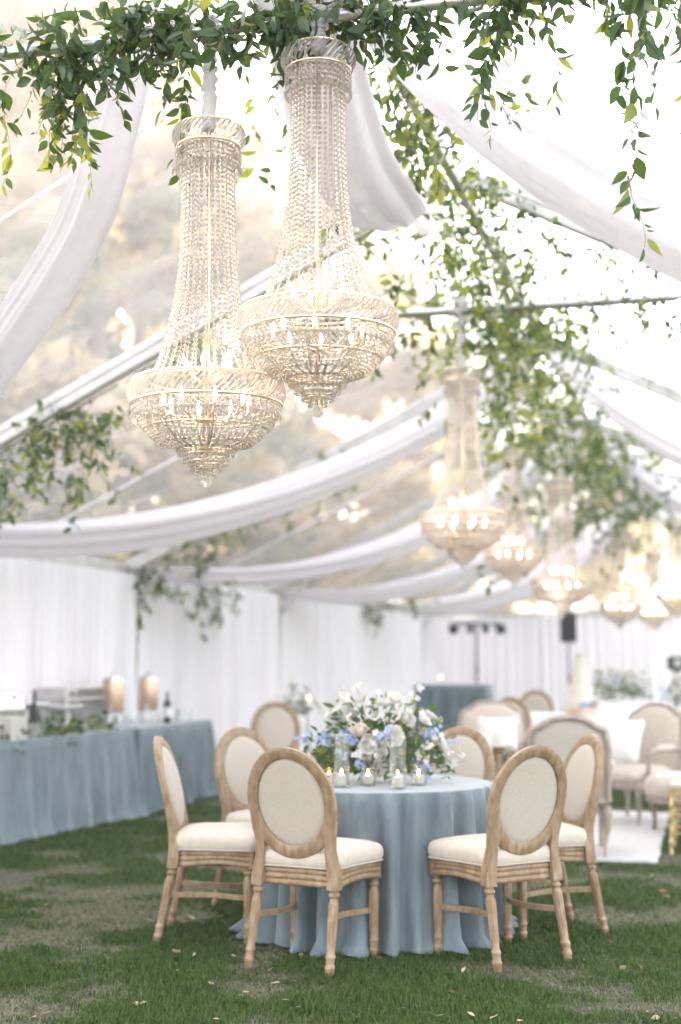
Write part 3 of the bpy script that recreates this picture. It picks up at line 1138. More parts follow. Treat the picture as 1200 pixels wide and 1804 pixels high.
# two trailing sprays nearer the open side, hanging from the purlin
rnd = random.Random(31)
sh = []
for u, ln, bn in [(0.86, .34, 4), (0.84, .62, 3), (0.94, .85, 2)]:
    hang(sh, rnd, TW(u, COLLARS[0] + 0.02, ZC + 0.02), ln, bn, 0.035, 0.3)
for k in range(26):
    u = rnd.uniform(.72, 1.06)
    sh.append((TW(u, COLLARS[0], ZC + .02) + rvec(rnd, .03), rvec(rnd), rnd.uniform(.1, .24), .15))
garland('thin leafy vine trailing down in front of the wide sheer swag', sh, 32, leaf=0.075, light=0.2)
rnd = random.Random(41)
sh = []
for u, ln, bn in [(1.30, .3, 2), (1.38, 1.22, 3), (1.45, .75, 4)]:
    hang(sh, rnd, TW(u, COLLARS[0] - 0.02, ZC + 0.02), ln, bn, 0.03, 0.35)
for k in range(18):
    u = rnd.uniform(1.15, 1.45)
    sh.append((TW(u, COLLARS[0], ZC + .02) + rvec(rnd, .03), rvec(rnd), rnd.uniform(.1, .2), .15))
garland('long leafy vine hanging alone against the bright sky at the pole end', sh, 42, leaf=0.078, light=0.2)


def ridge_garland(label, v0, v1, seed, per_m, ln, light, drop=0.3, uspread=0.25, leaf=0.062, step=0.04, uoff=0.0, z=ZR - 0.12):
    rnd = random.Random(seed)
    sh = []
    for _ in range(int((v1 - v0) * per_m)):
        v = rnd.uniform(v0, v1)
        for _try in range(6):
            if mnoise.noise(Vector((v * 1.3, seed, 0))) + .05 > rnd.uniform(-.3, .5):
                break
            v = rnd.uniform(v0, v1)
        cl = 1 + 1.3 * max(0, mnoise.noise(Vector((v * 1.1, seed, 0))))
        q = TW(rnd.gauss(uoff, uspread * cl), v, z - abs(rnd.gauss(0, drop * cl)))
        sh.append((q, rvec(rnd) + Vector((0, 0, -.2)), ln * rnd.uniform(.5, 1.2), 0.16))
    base = [TW(uoff + .05 * math.sin(k * 1.7), v0 + (v1 - v0) * k / 12, z - .05) for k in range(13)]
    return garland(label, sh, seed + 1, leaf=leaf, step=step, light=light, n_parts=300, base=base, stem_r=0.0028)


ridge_garland('ridge garland of yellow green vines behind the higher chandelier', -2.35, 0.3, 51, 80, .26, .5, .26, .2, leaf=.075)
ridge_garland('ridge garland of sunlit vines around the first blurred chandelier', 0.0, 3.6, 53, 110, .28, .5, .42, .3, leaf=.08)
ridge_garland('ridge garland above the row of blurred chandeliers', 3.6, 8.2, 55, 62, .32, .4, .55, .36, leaf=.09, step=.05)
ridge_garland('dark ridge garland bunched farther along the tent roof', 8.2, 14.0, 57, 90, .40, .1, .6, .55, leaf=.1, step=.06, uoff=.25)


def line_garland(label, a, b2, n_, seed, ln, light, spread=0.08, drop=0.1, leaf=.062, step=.04, n_parts=300):
    rnd = random.Random(seed)
    a, b2 = Vector(a), Vector(b2)
    sh = []
    for _ in range(n_):
        q = a.lerp(b2, rnd.random()) + rvec(rnd, spread) + Vector((0, 0, -abs(rnd.gauss(0, drop))))
        sh.append((q, rvec(rnd) + Vector((0, 0, -.3)), ln * rnd.uniform(.5, 1.2), 0.16))
    base = [a.lerp(b2, k / 8) + Vector((0, 0, -.03)) for k in range(9)]
    return garland(label, sh, seed + 1, leaf=leaf, step=step, light=light, base=base, stem_r=0.0028, n_parts=n_parts)


def raf(nn, u, dz=0.0):
    return TW(u, (nn - 1) * BAY, ZR - 0.5 * abs(u) - 0.08 + dz)


line_garland('leafy garland hanging under the first rafter at the curtain side', raf(1, -3.6), raf(1, -2.35), 100, 61, .34, .25, .10, .28, leaf=.075)
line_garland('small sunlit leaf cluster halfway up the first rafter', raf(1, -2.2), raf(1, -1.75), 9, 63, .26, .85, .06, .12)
line_garland('leafy garland along the first rafter on the open sky side', raf(1, 0.2), raf(1, 1.9), 66, 65, .26, .2, .07, .1)
line_garland('sparse vine garland along the second pole behind the chandeliers', TW(-1.3, COLLARS[1], ZC), TW(1.36, COLLARS[1], ZC), 70, 67, .28, .3, .06, .08)
line_garland('leaf sprays hanging under the second rafter by the long swag', raf(2, -3.4), raf(2, -1.9), 26, 69, .3, .3, .07, .12, leaf=.075)
line_garland('leafy cluster around the top of the tent post behind the buffet', eave(2, -1) + Vector((.05, -.1, -.1)), raf(2, -3.3), 44, 71, .3, .15, .1, .16, leaf=.08)
line_garland('leafy cluster on the wall beam beside the drink urns', TW(-HALF + .15, BAY + .9, ZE - .05), TW(-HALF + .15, BAY + 2.6, ZE - .05), 34, 73, .4, .15, .1, .2, leaf=.08)
line_garland('leafy cluster at the post above the blue booth', eave(4, -1) + Vector((.1, -.2, 0)), raf(4, -3.4), 40, 75, .42, .1, .14, .22, leaf=.1, step=.06)
line_garland('leafy garland along the second rafter on the open sky side', raf(2, 0.2), raf(2, 2.6), 50, 77, .32, .3, .1, .15, leaf=.07)
line_garland('leaf bunch hanging below the roof near the last chandeliers', raf(3, -0.6), raf(3, .4), 46, 79, .4, .12, .15, .35, leaf=.085, step=.05)


# ------------------------------------------------------------------ chandeliers
def curve_pts(P, pitch):
    P = [Vector((p[0], 0, p[1])) for p in P]
    dense = []
    for i in range(len(P) - 1):
        p0, p1, p2, p3 = P[max(i - 1, 0)], P[i], P[i + 1], P[min(i + 2, len(P) - 1)]
        for k in range(12):
            f = k / 12
            dense.append(0.5 * ((2 * p1) + (p2 - p0) * f + (2 * p0 - 5 * p1 + 4 * p2 - p3) * f * f + (3 * p1 - p0 - 3 * p2 + p3) * f ** 3))
    dense.append(P[-1])
    out_, acc = [dense[0]], 0.0
    for a, b2 in zip(dense[:-1], dense[1:]):
        seg = (b2 - a).length
        while acc + seg >= pitch:
            k = (pitch - acc) / seg
            a = a.lerp(b2, k)
            out_.append(a)
            seg = (b2 - a).length
            acc = 0.0
        acc += seg
    return out_


def strand_into(mb, pts, r, ang=0.0, k=1.0, rnd=None, link_r=0.0019):
    ca, sa = math.cos(ang), math.sin(ang)
    q = [Vector((p.x * ca, p.x * sa, p.z)) for p in pts]
    mb.cur = 1
    mb.tube(q, link_r, 3, cap=False)
    mb.cur = 0
    for i, p in enumerate(q):
        t = (q[min(i + 1, len(q) - 1)] - q[max(i - 1, 0)])
        mb.bead(p, r, t, 6, k, (rnd.uniform(0, 3) if rnd else i * .4))


def band_into(mb, R, z0, z1, n_, slant, bulge, r):
    """slanted cut rods round a ring"""
    for i in range(n_):
        a = 2 * PI * i / n_
        path = []
        for k in range(4):
            t = k / 3
            aa = a + slant * t
            rr = R + bulge * math.sin(PI * (0.15 + 0.7 * t)) - bulge * .6
            path.append((rr * math.cos(aa), rr * math.sin(aa), z0 + (z1 - z0) * t))
        mb.tube(path, [r * .8, r, r, r * .8], 4)


def chandelier(label, loc, sleeve, rz):
    rnd = random.Random(77)
    root = thing('crystal_chandelier', label, 'chandelier', loc, rz, 'crystal chandeliers along the tent ridge')
    cg_ = [crystal, gold]
    neck = curve_pts([(0.098, 0.97), (0.102, 0.80), (0.106, 0.58), (0.122, 0.40), (0.152, 0.245), (0.19, 0.11), (0.226, 0.045)], 0.0198)
    mb = MB()
    strand_into(mb, neck, 0.0083, rnd=rnd, k=.95)
    me = mb.mesh('bead_strand', cg_)
    nst = 29
    for i in range(nst):
        link('bead_strand', me, root, Matrix.Rotation(2 * PI * i / nst, 4, 'Z'))
    # crown
    mb = MB()
    band_into(mb, 0.135, 0.985, 1.055, 36, 0.40, 0.02, 0.0058)
    o = mb.build('crown_band', crystal_clear, root)
    o['kind'] = 'stuff'
    mb = MB()
    for R, z, r in ((0.118, 1.062, .004), (0.124, 0.978, .005), (0.098, .975, .003)):
        mb.torus(R, r, 48, 6, (0, 0, z))
    mb.build('crown_rim', gold, root, smooth=True)
    mb = MB()
    for i in range(36):
        a = 2 * PI * i / 36
        strand_into(mb, [Vector((0.126, 0, 0.965 - .015 * k)) for k in range(4)], 0.0068, a, 1.0, rnd)
        p = Vector((0.126 * math.cos(a), 0.126 * math.sin(a), 0.885))
        mb.bead(p, 0.0085, (0, 0, 1), 6, 2.3)
    o = mb.build('crown_fringe', cg_, root)
    o['kind'] = 'stuff'
    # large ring band
    mb = MB()
    band_into(mb, 0.298, -0.048, 0.028, 76, 0.24, 0.020, 0.0056)
    o = mb.build('ring_band', crystal_clear, root)
    o['kind'] = 'stuff'
    mb = MB()
    for R, z, r in ((0.290, 0.034, .005), (0.294, -0.055, .006), (0.228, .038, .004)):
        mb.torus(R, r, 72, 6, (0, 0, z))
    for i in range(8):
        a = 2 * PI * i / 8
        mb.tube([(0.228 * math.cos(a), .228 * math.sin(a), .036), (.288 * math.cos(a), .288 * math.sin(a), .030)], .003, 4)
    mb.build('ring_rim', gold, root, smooth=True)
    # pendant drops all round the ring
    mb = MB()
    for i in range(64):
        a = 2 * PI * i / 64
        R = 0.288
        strand_into(mb, [Vector((R, 0, -.068)), Vector((R, 0, -.082))], 0.0068, a, 1.0, rnd)
        mb.bead((R * math.cos(a), R * math.sin(a), -0.108), 0.008, (0, 0, 1), 6, 2.4)
    o = mb.build('pendant_fringe', cg_, root)
    o['kind'] = 'stuff'
    # bowl of strands
    mb = MB()
    bowl = curve_pts([(0.276, -0.06), (0.270, -0.108), (0.243, -0.155), (0.192, -0.203), (0.15, -0.221), (0.113, -0.228)], 0.0150)
    for i in range(62):
        strand_into(mb, bowl if i % 2 == 0 else [q for q in bowl if q.x > .185], 0.0074, 2 * PI * i / 62, .95, rnd, .0014)
    o = mb.build('crystal_bowl', cg_, root)
    o['kind'] = 'stuff'
    mb = MB()
    for R, z in ((0.268, -.098), (0.238, -.152), (0.17, -.207)):
        mb.torus(R, 0.0035, 64, 5, (0, 0, z))
    for i in range(8):
        a = 2 * PI * i / 8
        mb.tube([(p.x * math.cos(a), p.x * math.sin(a), p.z) for p in bowl[::3]], .003, 4)
        mb.tube([(.115 * math.cos(a), .115 * math.sin(a), -.226), (0, 0, -.23)], .003, 4)
    mb.build('bowl_frame', gold, root, smooth=True)
    # small stepped tiers
    for R, z, k in ((0.112, -.230, 34), (0.087, -.258, 26), (0.061, -.284, 18), (0.035, -.306, 11)):
        mb = MB()
        for i in range(k):
            strand_into(mb, [Vector((R, 0, z)), Vector((R * .985, 0, z - .013)), Vector((R * .97, 0, z - .026))], 0.0064, 2 * PI * i / k, 1.1, rnd, .0016)
        mb.cur = 1
        mb.torus(R, .003, 32, 4, (0, 0, z + .007))
        o = mb.build('crystal_tier', cg_, root)
        o['kind'] = 'stuff'
    mb = MB()
    mb.lathe([(.004, -.38), (.015, -.375), (.022, -.358), (.015, -.341), (.005, -.335)], 8)
    mb.build('finial_ball', crystal, root)
    mb = MB()
    mb.tube([(0, 0, -.338), (0, 0, -.23)], .0016, 4)
    mb.tube([(0.006, 0, -.23), (0.006, 0, 1.06)], .0035, 6)
    mb.tube([(-0.006, 0, -.23), (-0.006, 0, 1.06)], .0035, 6)
    mb.build('centre_rod', gold, root, smooth=True)
    # arms and bulbs
    ma = MB()
    ma.tube([(0, 0, .03), (.03, 0, .035), (.075, 0, .07)], [.004, .004, .0055], 6)
    ma.tube([(.075, 0, .07), (.082, 0, .088)], [.008, .008], 8)
    ama = ma.mesh('candle_arm', gold, smooth=True)
    mbb = MB()
    mbb.lathe([(.004, 0), (.007, .007), (.009, .018), (.0075, .03), (.0035, .042), (.001, .05)], 10)
    bme = mbb.mesh('bulb', bulb_m, smooth=True)
    for i in range(6):
        Rm = Matrix.Rotation(2 * PI * (i + .25) / 6, 4, 'Z')
        link('candle_arm', ama, root, Rm)
        link('bulb', bme, root, Rm @ Matrix.Translation((.0825, 0, .088)) @ Matrix.Rotation(.38, 4, 'Y'))
    mc = MB()
    mc.tube([(0.006, 0, -.12), (.09, 0, -.12), (.17, 0, -.085)], [.004, .004, .005], 6)
    mc.tube([(.17, 0, -.088), (.17, 0, -.06)], .009, 8)
    amc = mc.mesh('candle_arm', gold, smooth=True)
    for i in range(8):
        Rm = Matrix.Rotation(2 * PI * (i + .1) / 8, 4, 'Z')
        link('candle_arm', amc, root, Rm)
        link('bulb', bme, root, Rm @ Matrix.Translation((.17, 0, -.06)))
    # gathered fabric sleeve on the cord
    mb = MB()
    loops = []
    k = int(sleeve / .012)
    for i in range(k + 1):
        t = i / k
        z = 1.05 + sleeve * t
        r0 = 0.026 + 0.004 * math.sin(i * 1.9) + 0.004 * mnoise.noise(Vector((i * .31, 2.2, 0)))
        loops.append([((r0 + .004 * math.sin(3 * a + i * .8) + .003 * math.sin(5 * a - i * 1.3)) * math.cos(a), (r0 + .004 * math.sin(3 * a + i * .8)) * math.sin(a), z) for a in [2 * PI * j / 14 for j in range(14)]])
    mb.loft(loops)
    mb.tube([(0, 0, 1.05 + sleeve - .05), (0, 0, 1.05 + sleeve - .02), (0, 0, 1.05 + sleeve + .03), (0, 0, 1.05 + sleeve + .065)], [.03, .052, .056, .03], 14)
    mb.build('cord_sleeve', chiffon, root, smooth=True)
    return root


def ch_at(u, v, z):
    p = TW(u, v, z)
    return (p.x, p.y, z)


ch1 = chandelier('large crystal chandelier hanging lower of the two sharp ones', (-0.522, 5.47, 2.447), ZC - 2.447 - 1.05, 0.2)
ch2 = dup(ch1, 'large crystal chandelier hanging higher of the two sharp ones, crown among leaves', (-0.086, 5.30, 2.69), 0.65)
far = [((0.865, 10.0, 2.39), 'blurred glowing chandelier closest behind the sharp pair'),
       ((1.80, 14.75, 2.50), 'second blurred chandelier, lit bulbs in two pairs'),
       ((2.28, 14.65, 2.18), 'third blurred chandelier, hanging lowest with five bright bulbs'),
       ((3.98, 20.3, 2.15), 'fourth blurred chandelier, over the flowers beside the loudspeaker'),
       ((5.42, 24.6, 2.20), 'fifth blurred chandelier, the smallest in the far row'),
       ((4.70, 19.9, 2.30), 'blurred chandelier cut off by the picture edge')]
for k, (p, lb) in enumerate(far):
    dup(ch1, lb, p, 0.3 + k * .7)
for c in [x for x in bpy.data.objects if x.name.startswith('crystal_chandelier')]:
    z = c.location.z
    sl = [x for x in c.children if x.name.startswith('cord_sleeve')][0]
    # stretch the sleeve between crown and pole
    L0, L1 = ZC - 2.447 - 1.05, ZC - z - 1.05
    k = L1 / L0
    sl.scale = (1, 1, k)
    sl.location = (0, 0, 1.05 * (1 - k))


# ------------------------------------------------------------------ oval back dining chair
def ycurve(z):
    d = max(0.0, z - 0.44)
    return -0.205 - 0.10 * d - 0.22 * d * d


def chair_outline(k, n_=40):
    """seat plan: straight back, bowed sides, serpentine front"""
    pts = []
    ctrl = [(-0.185, -0.205), (0.0, -0.215), (0.185, -0.205), (0.215, -0.06), (0.242, 0.11), (0.235, 0.185), (0.13, 0.222), (0, 0.238), (-0.13, 0.222), (-0.235, 0.185), (-0.242, 0.11), (-0.215, -0.06)]
    m_ = len(ctrl)
    for i in range(m_):
        p0, p1, p2, p3 = [Vector((*ctrl[(i + j) % m_], 0)) for j in (-1, 0, 1, 2)]
        for q in range(4):
            f = q / 4
            p = 0.5 * ((2 * p1) + (p2 - p0) * f + (2 * p0 - 5 * p1 + 4 * p2 - p3) * f * f + (3 * p1 - p0 - 3 * p2 + p3) * f ** 3)
            pts.append((p.x * k, p.y * k))
    return pts


def fluted_leg(x, y, rake, xr, front):
    mb = MB()
    prof = [(.014, 0.0), (.019, .006), (.0205, .03), (.0225, .034), (.0235, .040), (.0225, .046), (.0195, .049), (.0200, .075), (.0225, .079), (.0235, .085), (.022, .091), (.0185, .095),
            (.0190, .11), (.0215, .18), (.0235, .26), (.0245, .305), (.0215, .316), (.0175, .322), (.0175, .334), (.0235, .339), (.0255, .346), (.0235, .353), (.0185, .357), (.021, .366), (.023, .372)]
    seg = 32
    loops = []
    for r, z in prof:
        k = 1 - z / .372
        l = []
        for j in range(seg):
            a = 2 * PI * j / seg
            rr = r * (1 - (0.16 * max(0, math.cos(a * 8)) if .108 <= z <= .306 else 0))
            l.append((x + xr * k + rr * math.cos(a), y + rake * k + rr * math.sin(a), z))
        loops.append(l)
    mb.loft(loops)
    return mb


def oval_chair(label, loc, rz, wood_m=wood, group='oval back dining chairs'):
    root = thing('oval_back_chair', label, 'chair', loc, rz, group)
    # seat cushion
    mb = MB()
    loops = []
    for k, z in ((.97, .452), (1.015, .459), (1.045, .476), (1.05, .500), (1.03, .520), (.97, .534), (.82, .546), (.55, .555), (.25, .559), (.02, .560)):
        loops.append([(x, y + 0.004, z) for x, y in chair_outline(k)])
    mb.loft(loops)
    mb.build('seat', cream, root, smooth=True)
    mb = MB()
    lp = chair_outline(1.035)
    mb.tube([(x, y + .004, .4585) for x, y in lp + lp[:2]], .0045, 6)
    mb.build('piping', linen, root, smooth=True)
    # reeded rail
    mb = MB()
    loops = []
    prof = []
    for b_ in range(3):
        z0 = .372 + b_ * .0268
        prof += [(.972, z0 + .001), (.99, z0 + .005), (1.0, z0 + .0125), (.99, z0 + .021), (.972, z0 + .0255)]
    for k, z in [(.86, .372)] + prof + [(.86, .4525)]:
        loops.append([(x, y, z - 0.012 * (abs(y - .02) < .15) * math.sin(PI * (y + .13) / .3) * (1 if z < .42 else .3) * -1) for x, y in chair_outline(k)])
    mb.loft(loops)
    mb.build('seat_rail', wood_m, root, smooth=True, angle=50)
    # legs: front straight, rear raked
    for sx in (-1, 1):
        mb = fluted_leg(sx * .212, .168, 0.0, 0, True)
        mb.box((sx * .212, .168, .411), (.054, .054, .082))
        mb.box((sx * .212, .1957, .411), (.034, .004, .05))
        mb.build('leg', wood_m, root, smooth=True, angle=45)
        mb = fluted_leg(sx * .196, -.213, -.075, sx * .012, False)
        mb.build('leg', wood_m, root, smooth=True, angle=45)
    # back frame: oval ring and two stiles
    mb = MB()
    zc, sa_, sb_ = .752, .200, .228       # centre line semi axes
    sec = [(-.026, -.013), (-.018, -.017), (.018, -.017), (.026, -.012), (.026, .012), (.018, .017), (-.016, .017), (-.026, .010)]
    loops = []
    for i in range(64):
        a = 2 * PI * i / 64
        cx_, cz = sa_ * math.cos(a), sb_ * math.sin(a)
        nx_, nz_ = math.cos(a) / sa_, math.sin(a) / sb_
        ln = math.hypot(nx_, nz_)
        nx_, nz_ = nx_ / ln, nz_ / ln
        l = []
        wd = 1.0 + 0.12 * max(0, -math.sin(a))
        for r_, t_ in sec:
            X, Z = cx_ + nx_ * r_ * wd, zc + cz + nz_ * r_ * wd
            l.append((X, ycurve(Z) + t_, Z))
        loops.append(l)
    loops.append(loops[0])
    mb.loft(loops, False, False)
    for sx in (-1, 1):
        path = [(.196, .368), (.196, .40), (.191, .45), (.183, .50), (.1785, .545), (.181, .59), (.188, .63), (.195, .67), (.199, .71)]
        hw = [.0275, .0275, .026, .023, .0215, .023, .024, .022, .012]
        th = [.027, .027, .025, .021, .019, .018, .0172, .0168, .0165]
        loops = []
        for (X, Z), h_, t_ in zip(path, hw, th):
            y_ = ycurve(Z) if Z > .44 else -.205 - (0.44 - Z) * 0.10
            loops.append([(sx * X - h_, y_ - t_, Z), (sx * X + h_, y_ - t_, Z), (sx * X + h_ * 1.02, y_ - t_ * .6, Z), (sx * X + h_ * 1.02, y_ + t_ * .6, Z), (sx * X + h_, y_ + t_, Z), (sx * X - h_, y_ + t_, Z), (sx * X - h_ * 1.02, y_ + t_ * .6, Z), (sx * X - h_ * 1.02, y_ - t_ * .6, Z)])
        mb.loft(loops)
    mb.build('back_frame', wood_m, root, smooth=True, angle=40)
    # padded oval, domed in front, flatter behind
    mb = MB()
    ia, ib = sa_ - .0235, sb_ - .0235
    loops = []
    for k, t_ in ((0.02, -.0135), (.5, -.0125), (.85, -.010), (.97, -.005), (1.0, 0.0), (.985, .012), (.93, .021), (.8, .028), (.5, .034), (.02, .036)):
        loops.append([(ia * k * math.cos(a), ycurve(zc + ib * k * math.sin(a)) + t_, zc + ib * k * math.sin(a)) for a in [2 * PI * j / 48 for j in range(48)]])
    mb.loft(loops)
    mb.build('backrest', linen, root, smooth=True)
    # curved side stretchers
    for sx in (-1, 1):
        mb = MB()
        path = []
        for i in range(11):
            t = i / 10
            y_ = -.232 + (.168 + .232) * t
            x_ = sx * (.196 + .016 * t - .055 * math.sin(PI * t))
            path.append((x_, y_, .235 - .012 * t))
        loops = []
        for i, p in enumerate(path):
            tg = Vector(path[min(i + 1, 10)]) - Vector(path[max(i - 1, 0)])
            sd_ = Vector((tg.y, -tg.x, 0)).normalized()
            loops.append([Vector(p) + sd_ * a + Vector((0, 0, b_)) for a, b_ in ((-.009, -.013), (.009, -.013), (.011, 0), (.009, .013), (-.009, .013), (-.011, 0))])
        mb.loft(loops)
        mb.build('stretcher', wood_m, root, smooth=True, angle=40)
    return root


TC = (0.2, 7.56)


def face(p, tgt=TC):
    """rotation so that +Y of the chair looks at the target"""
    return math.atan2(tgt[1] - p[1], tgt[0] - p[0]) - PI / 2


def rotz_for(dx, dy):
    return math.atan2(dy, dx) - PI / 2


def chair_pos(rear, d):
    """origin from the middle of the rear feet and a facing direction"""
    d = Vector((d[0], d[1], 0)).normalized()
    return (rear[0] + d.x * .285, rear[1] + d.y * .285, 0.0), rotz_for(d.x, d.y)


p, r = chair_pos((-.235, 6.58), (.40, .80))
c1 = oval_chair('oval back chair with its pale back toward us, seat under the flowers, tablecloth behind', p, r)
seats = [((.885, 6.70), (-.50, .80), 'oval back chair turned away, in front of the gray upholstered armchair'),
         ((-.90, 7.44), (1.0, -.05), 'oval back chair seen from the side, next to the buffet'),
         ((-.56, 8.36), (.76, -.80), 'oval back chair across the round table showing its cream front, beside the buffet'),
         ((.70, 8.46), (-.48, -.90), 'oval back chair mostly hidden behind the flower centrepiece'),
         ((1.29, 7.62), (-.95, -.27), 'oval back chair showing its cream front between the near chair and gray armchair')]
for rear, d, lb in seats:
    p, r = chair_pos(rear, d)
    dup(c1, lb, p, r)
c1['label'] = 'oval back chair turned away, standing between the side view chair and the tablecloth'
for (x, y, dx, dy, lb) in [(-.56, 12.7, .1, -1, 'small distant oval back chair in front of the white curtain'), (2.35, 17.2, -.1, -1, 'distant oval back chair next to the tiered cake'),
                           (1.62, 14.2, -.3, -1, 'distant oval back chair behind the cream settee'), (3.60, 14.6, -.8, .3, 'distant oval back chair turned sideways near the big flowers')]:
    dup(c1, lb, (x, y, 0), rotz_for(dx, dy))


# ------------------------------------------------------------------ cloths and tables
def draped(parent, name, mat, outline, h, amp, lam, flare, seed, hem=0.012, rows=12, puddle=0.0, sharp=1.0):
    """a floor length cloth over a table outline (closed list of (x, y), counter-clockwise)"""
    rnd = random.Random(seed)
    P = [Vector((x, y, 0)) for x, y in outline]
    n_ = len(P)
    s_acc, S = 0, []
    for i in range(n_):
        S.append(s_acc)
        s_acc += (P[(i + 1) % n_] - P[i]).length
    L = s_acc
    nf = max(4, round(L / lam))
    ph = [rnd.uniform(0, 6.28) for _ in range(6)]
    nr = []
    for i in range(n_):
        t = (P[(i + 1) % n_] - P[i - 1]).normalized()
        nr.append(Vector((t.y, -t.x, 0)))
    loops = []
    cen = sum(P, Vector()) / n_
    for k in (0.02, 0.5, 0.9, 0.975):
        loops.append([(cen.x + (p.x - cen.x) * k, cen.y + (p.y - cen.y) * k, h + 0.0008 * math.sin(9 * p.x * k) * math.sin(7 * p.y)) for p in P])
    loops.append([(p.x, p.y, h - .004) for p in P])
    for r in range(1, rows + 1):
        d = (r / rows)
        l = []
        for i, p in enumerate(P):
            s_ = S[i] / L
            a = 2 * PI * nf * s_ + 1.1 * math.sin(2 * PI * 3 * s_ + ph[0]) + 0.8 * math.sin(2 * PI * 7 * s_ + ph[1]) + 0.5 * d * math.sin(2 * PI * 5 * s_ + ph[2])
            f = math.sin(a)
            f = math.copysign(abs(f) ** sharp, f) + 0.4 * math.sin(2 * a * .5 + ph[3] + 2 * PI * 11 * s_) * d
            mod = 0.62 + 0.8 * mnoise.noise(Vector((p.x * 4.5, p.y * 4.5, seed + d * .8)))
            off = 0.004 + flare * d ** 1.25 + amp * (d ** 0.5) * (f * (0.5 + mod) + 0.3)
            if d == 1 and puddle:
                off += puddle * (0.5 + 0.5 * math.sin(2 * PI * 6 * s_ + ph[5]))
            z = h - .004 - (h - .004 - hem) * d
            if d == 1:
                z += 0.008 * (1 + math.sin(a + 1))
            l.append((p.x + nr[i].x * off, p.y + nr[i].y * off, z))
        loops.append(l)
    mb = MB()
    mb.loft(loops, True, False)
    return mb.build(name, mat, parent, smooth=True)


def circle_outline(r, n_=300):
    return [(r * math.cos(2 * PI * i / n_), r * math.sin(2 * PI * i / n_)) for i in range(n_)]


def rect_outline(w_, d_, rad=0.03, step=0.02):
    pts = []
    x, y = w_ / 2, d_ / 2

    def lin(a, b2):
        L = math.dist(a, b2)
        k = max(1, int(L / step))
        return [(a[0] + (b2[0] - a[0]) * i / k, a[1] + (b2[1] - a[1]) * i / k) for i in range(k)]
    cs = [(x - rad, -y + rad, -PI / 2), (x - rad, y - rad, 0), (-x + rad, y - rad, PI / 2), (-x + rad, -y + rad, PI)]
    for i, (cx_, cy_, a0) in enumerate(cs):
        arc = [(cx_ + rad * math.cos(a0 + PI / 2 * k / 4), cy_ + rad * math.sin(a0 + PI / 2 * k / 4)) for k in range(5)]
        pts += arc[:-1]
        nx_ = cs[(i + 1) % 4]
        st = arc[-1]
        en = (nx_[0] + rad * math.cos(nx_[2]), nx_[1] + rad * math.sin(nx_[2]))
        pts += lin(st, en)
    return pts


def table_round(label, x, y, r, mat, h=0.76, seed=3, **kw):
    root = thing('round_table', label, 'table', (x, y, 0))
    draped(root, 'tablecloth', mat, circle_outline(r), h, kw.get('amp', .050), kw.get('lam', .135), kw.get('flare', .02), seed, puddle=kw.get('puddle', .03), hem=.004, sharp=.8)
    mb = MB()
    mb.lathe([(.03, h - .03), (r - .012, h - .03), (r - .01, h - .008), (.03, h - .008)], 48)
    mb.build('tabletop', wood, root)
    mb = MB()
    mb.lathe([(.25, 0.01), (.25, .03), (.05, .06), (.04, .4), (.06, h - .03)], 24)
    mb.build('pedestal', wood, root)
    return root


table_round('round table under a floor length dusty blue velvet cloth, chairs pulled up', TC[0], TC[1], 0.605, velvet, 0.76, 3, puddle=.07)

# buffet
dB = Vector((0.385, 1.0, 0)).normalized()


def buffet(label, near_a, near_b, depth, seed, **kw):
    a, b2 = Vector((*near_a, 0)), Vector((*near_b, 0))
    d = (b2 - a)
    L = d.length
    d.normalize()
    nl = Vector((-d.y, d.x, 0))
    c = (a + b2) / 2 + nl * depth / 2
    rz = math.atan2(d.y, d.x)
    root = thing('buffet_table', label, 'table', (c.x, c.y, 0), rz, 'blue draped buffet tables')
    draped(root, 'tablecloth', velvet, rect_outline(L, depth), 0.77, kw.get('amp', .03), kw.get('lam', .2), kw.get('flare', .06), seed, rows=9, puddle=.05, hem=.004)
    mb = MB()
    mb.box((0, 0, .745), (L - .03, depth - .03, .03))
    mb.build('tabletop', wood, root)
    return root, rz


buf1, brz = buffet('long buffet table under a smooth dusty blue cloth', (-3.35, 9.1), (-1.83, 12.75), .78, 8, amp=.016, lam=.3)
buf2, brz2 = buffet('shorter buffet table under a closely pleated blue cloth with the drink urns', (-1.80, 12.95), (-1.33, 14.85), .78, 9, amp=.03, lam=.115)


def bp_(t, off, z=0.77):
    """point on the long buffet: t metres from its near end along the front edge, off metres back from that edge"""
    a = Vector((-3.35, 9.1, 0))
    d = (Vector((-1.83, 12.75, 0)) - a).normalized()
    return tuple(a + d * t + Vector((-d.y, d.x, 0)) * off + Vector((0, 0, z)))


def bp2(t, off, z=0.77):
    a = Vector((-1.80, 12.95, 0))
    d = (Vector((-1.33, 14.85, 0)) - a).normalized()
    return tuple(a + d * t + Vector((-d.y, d.x, 0)) * off + Vector((0, 0, z)))


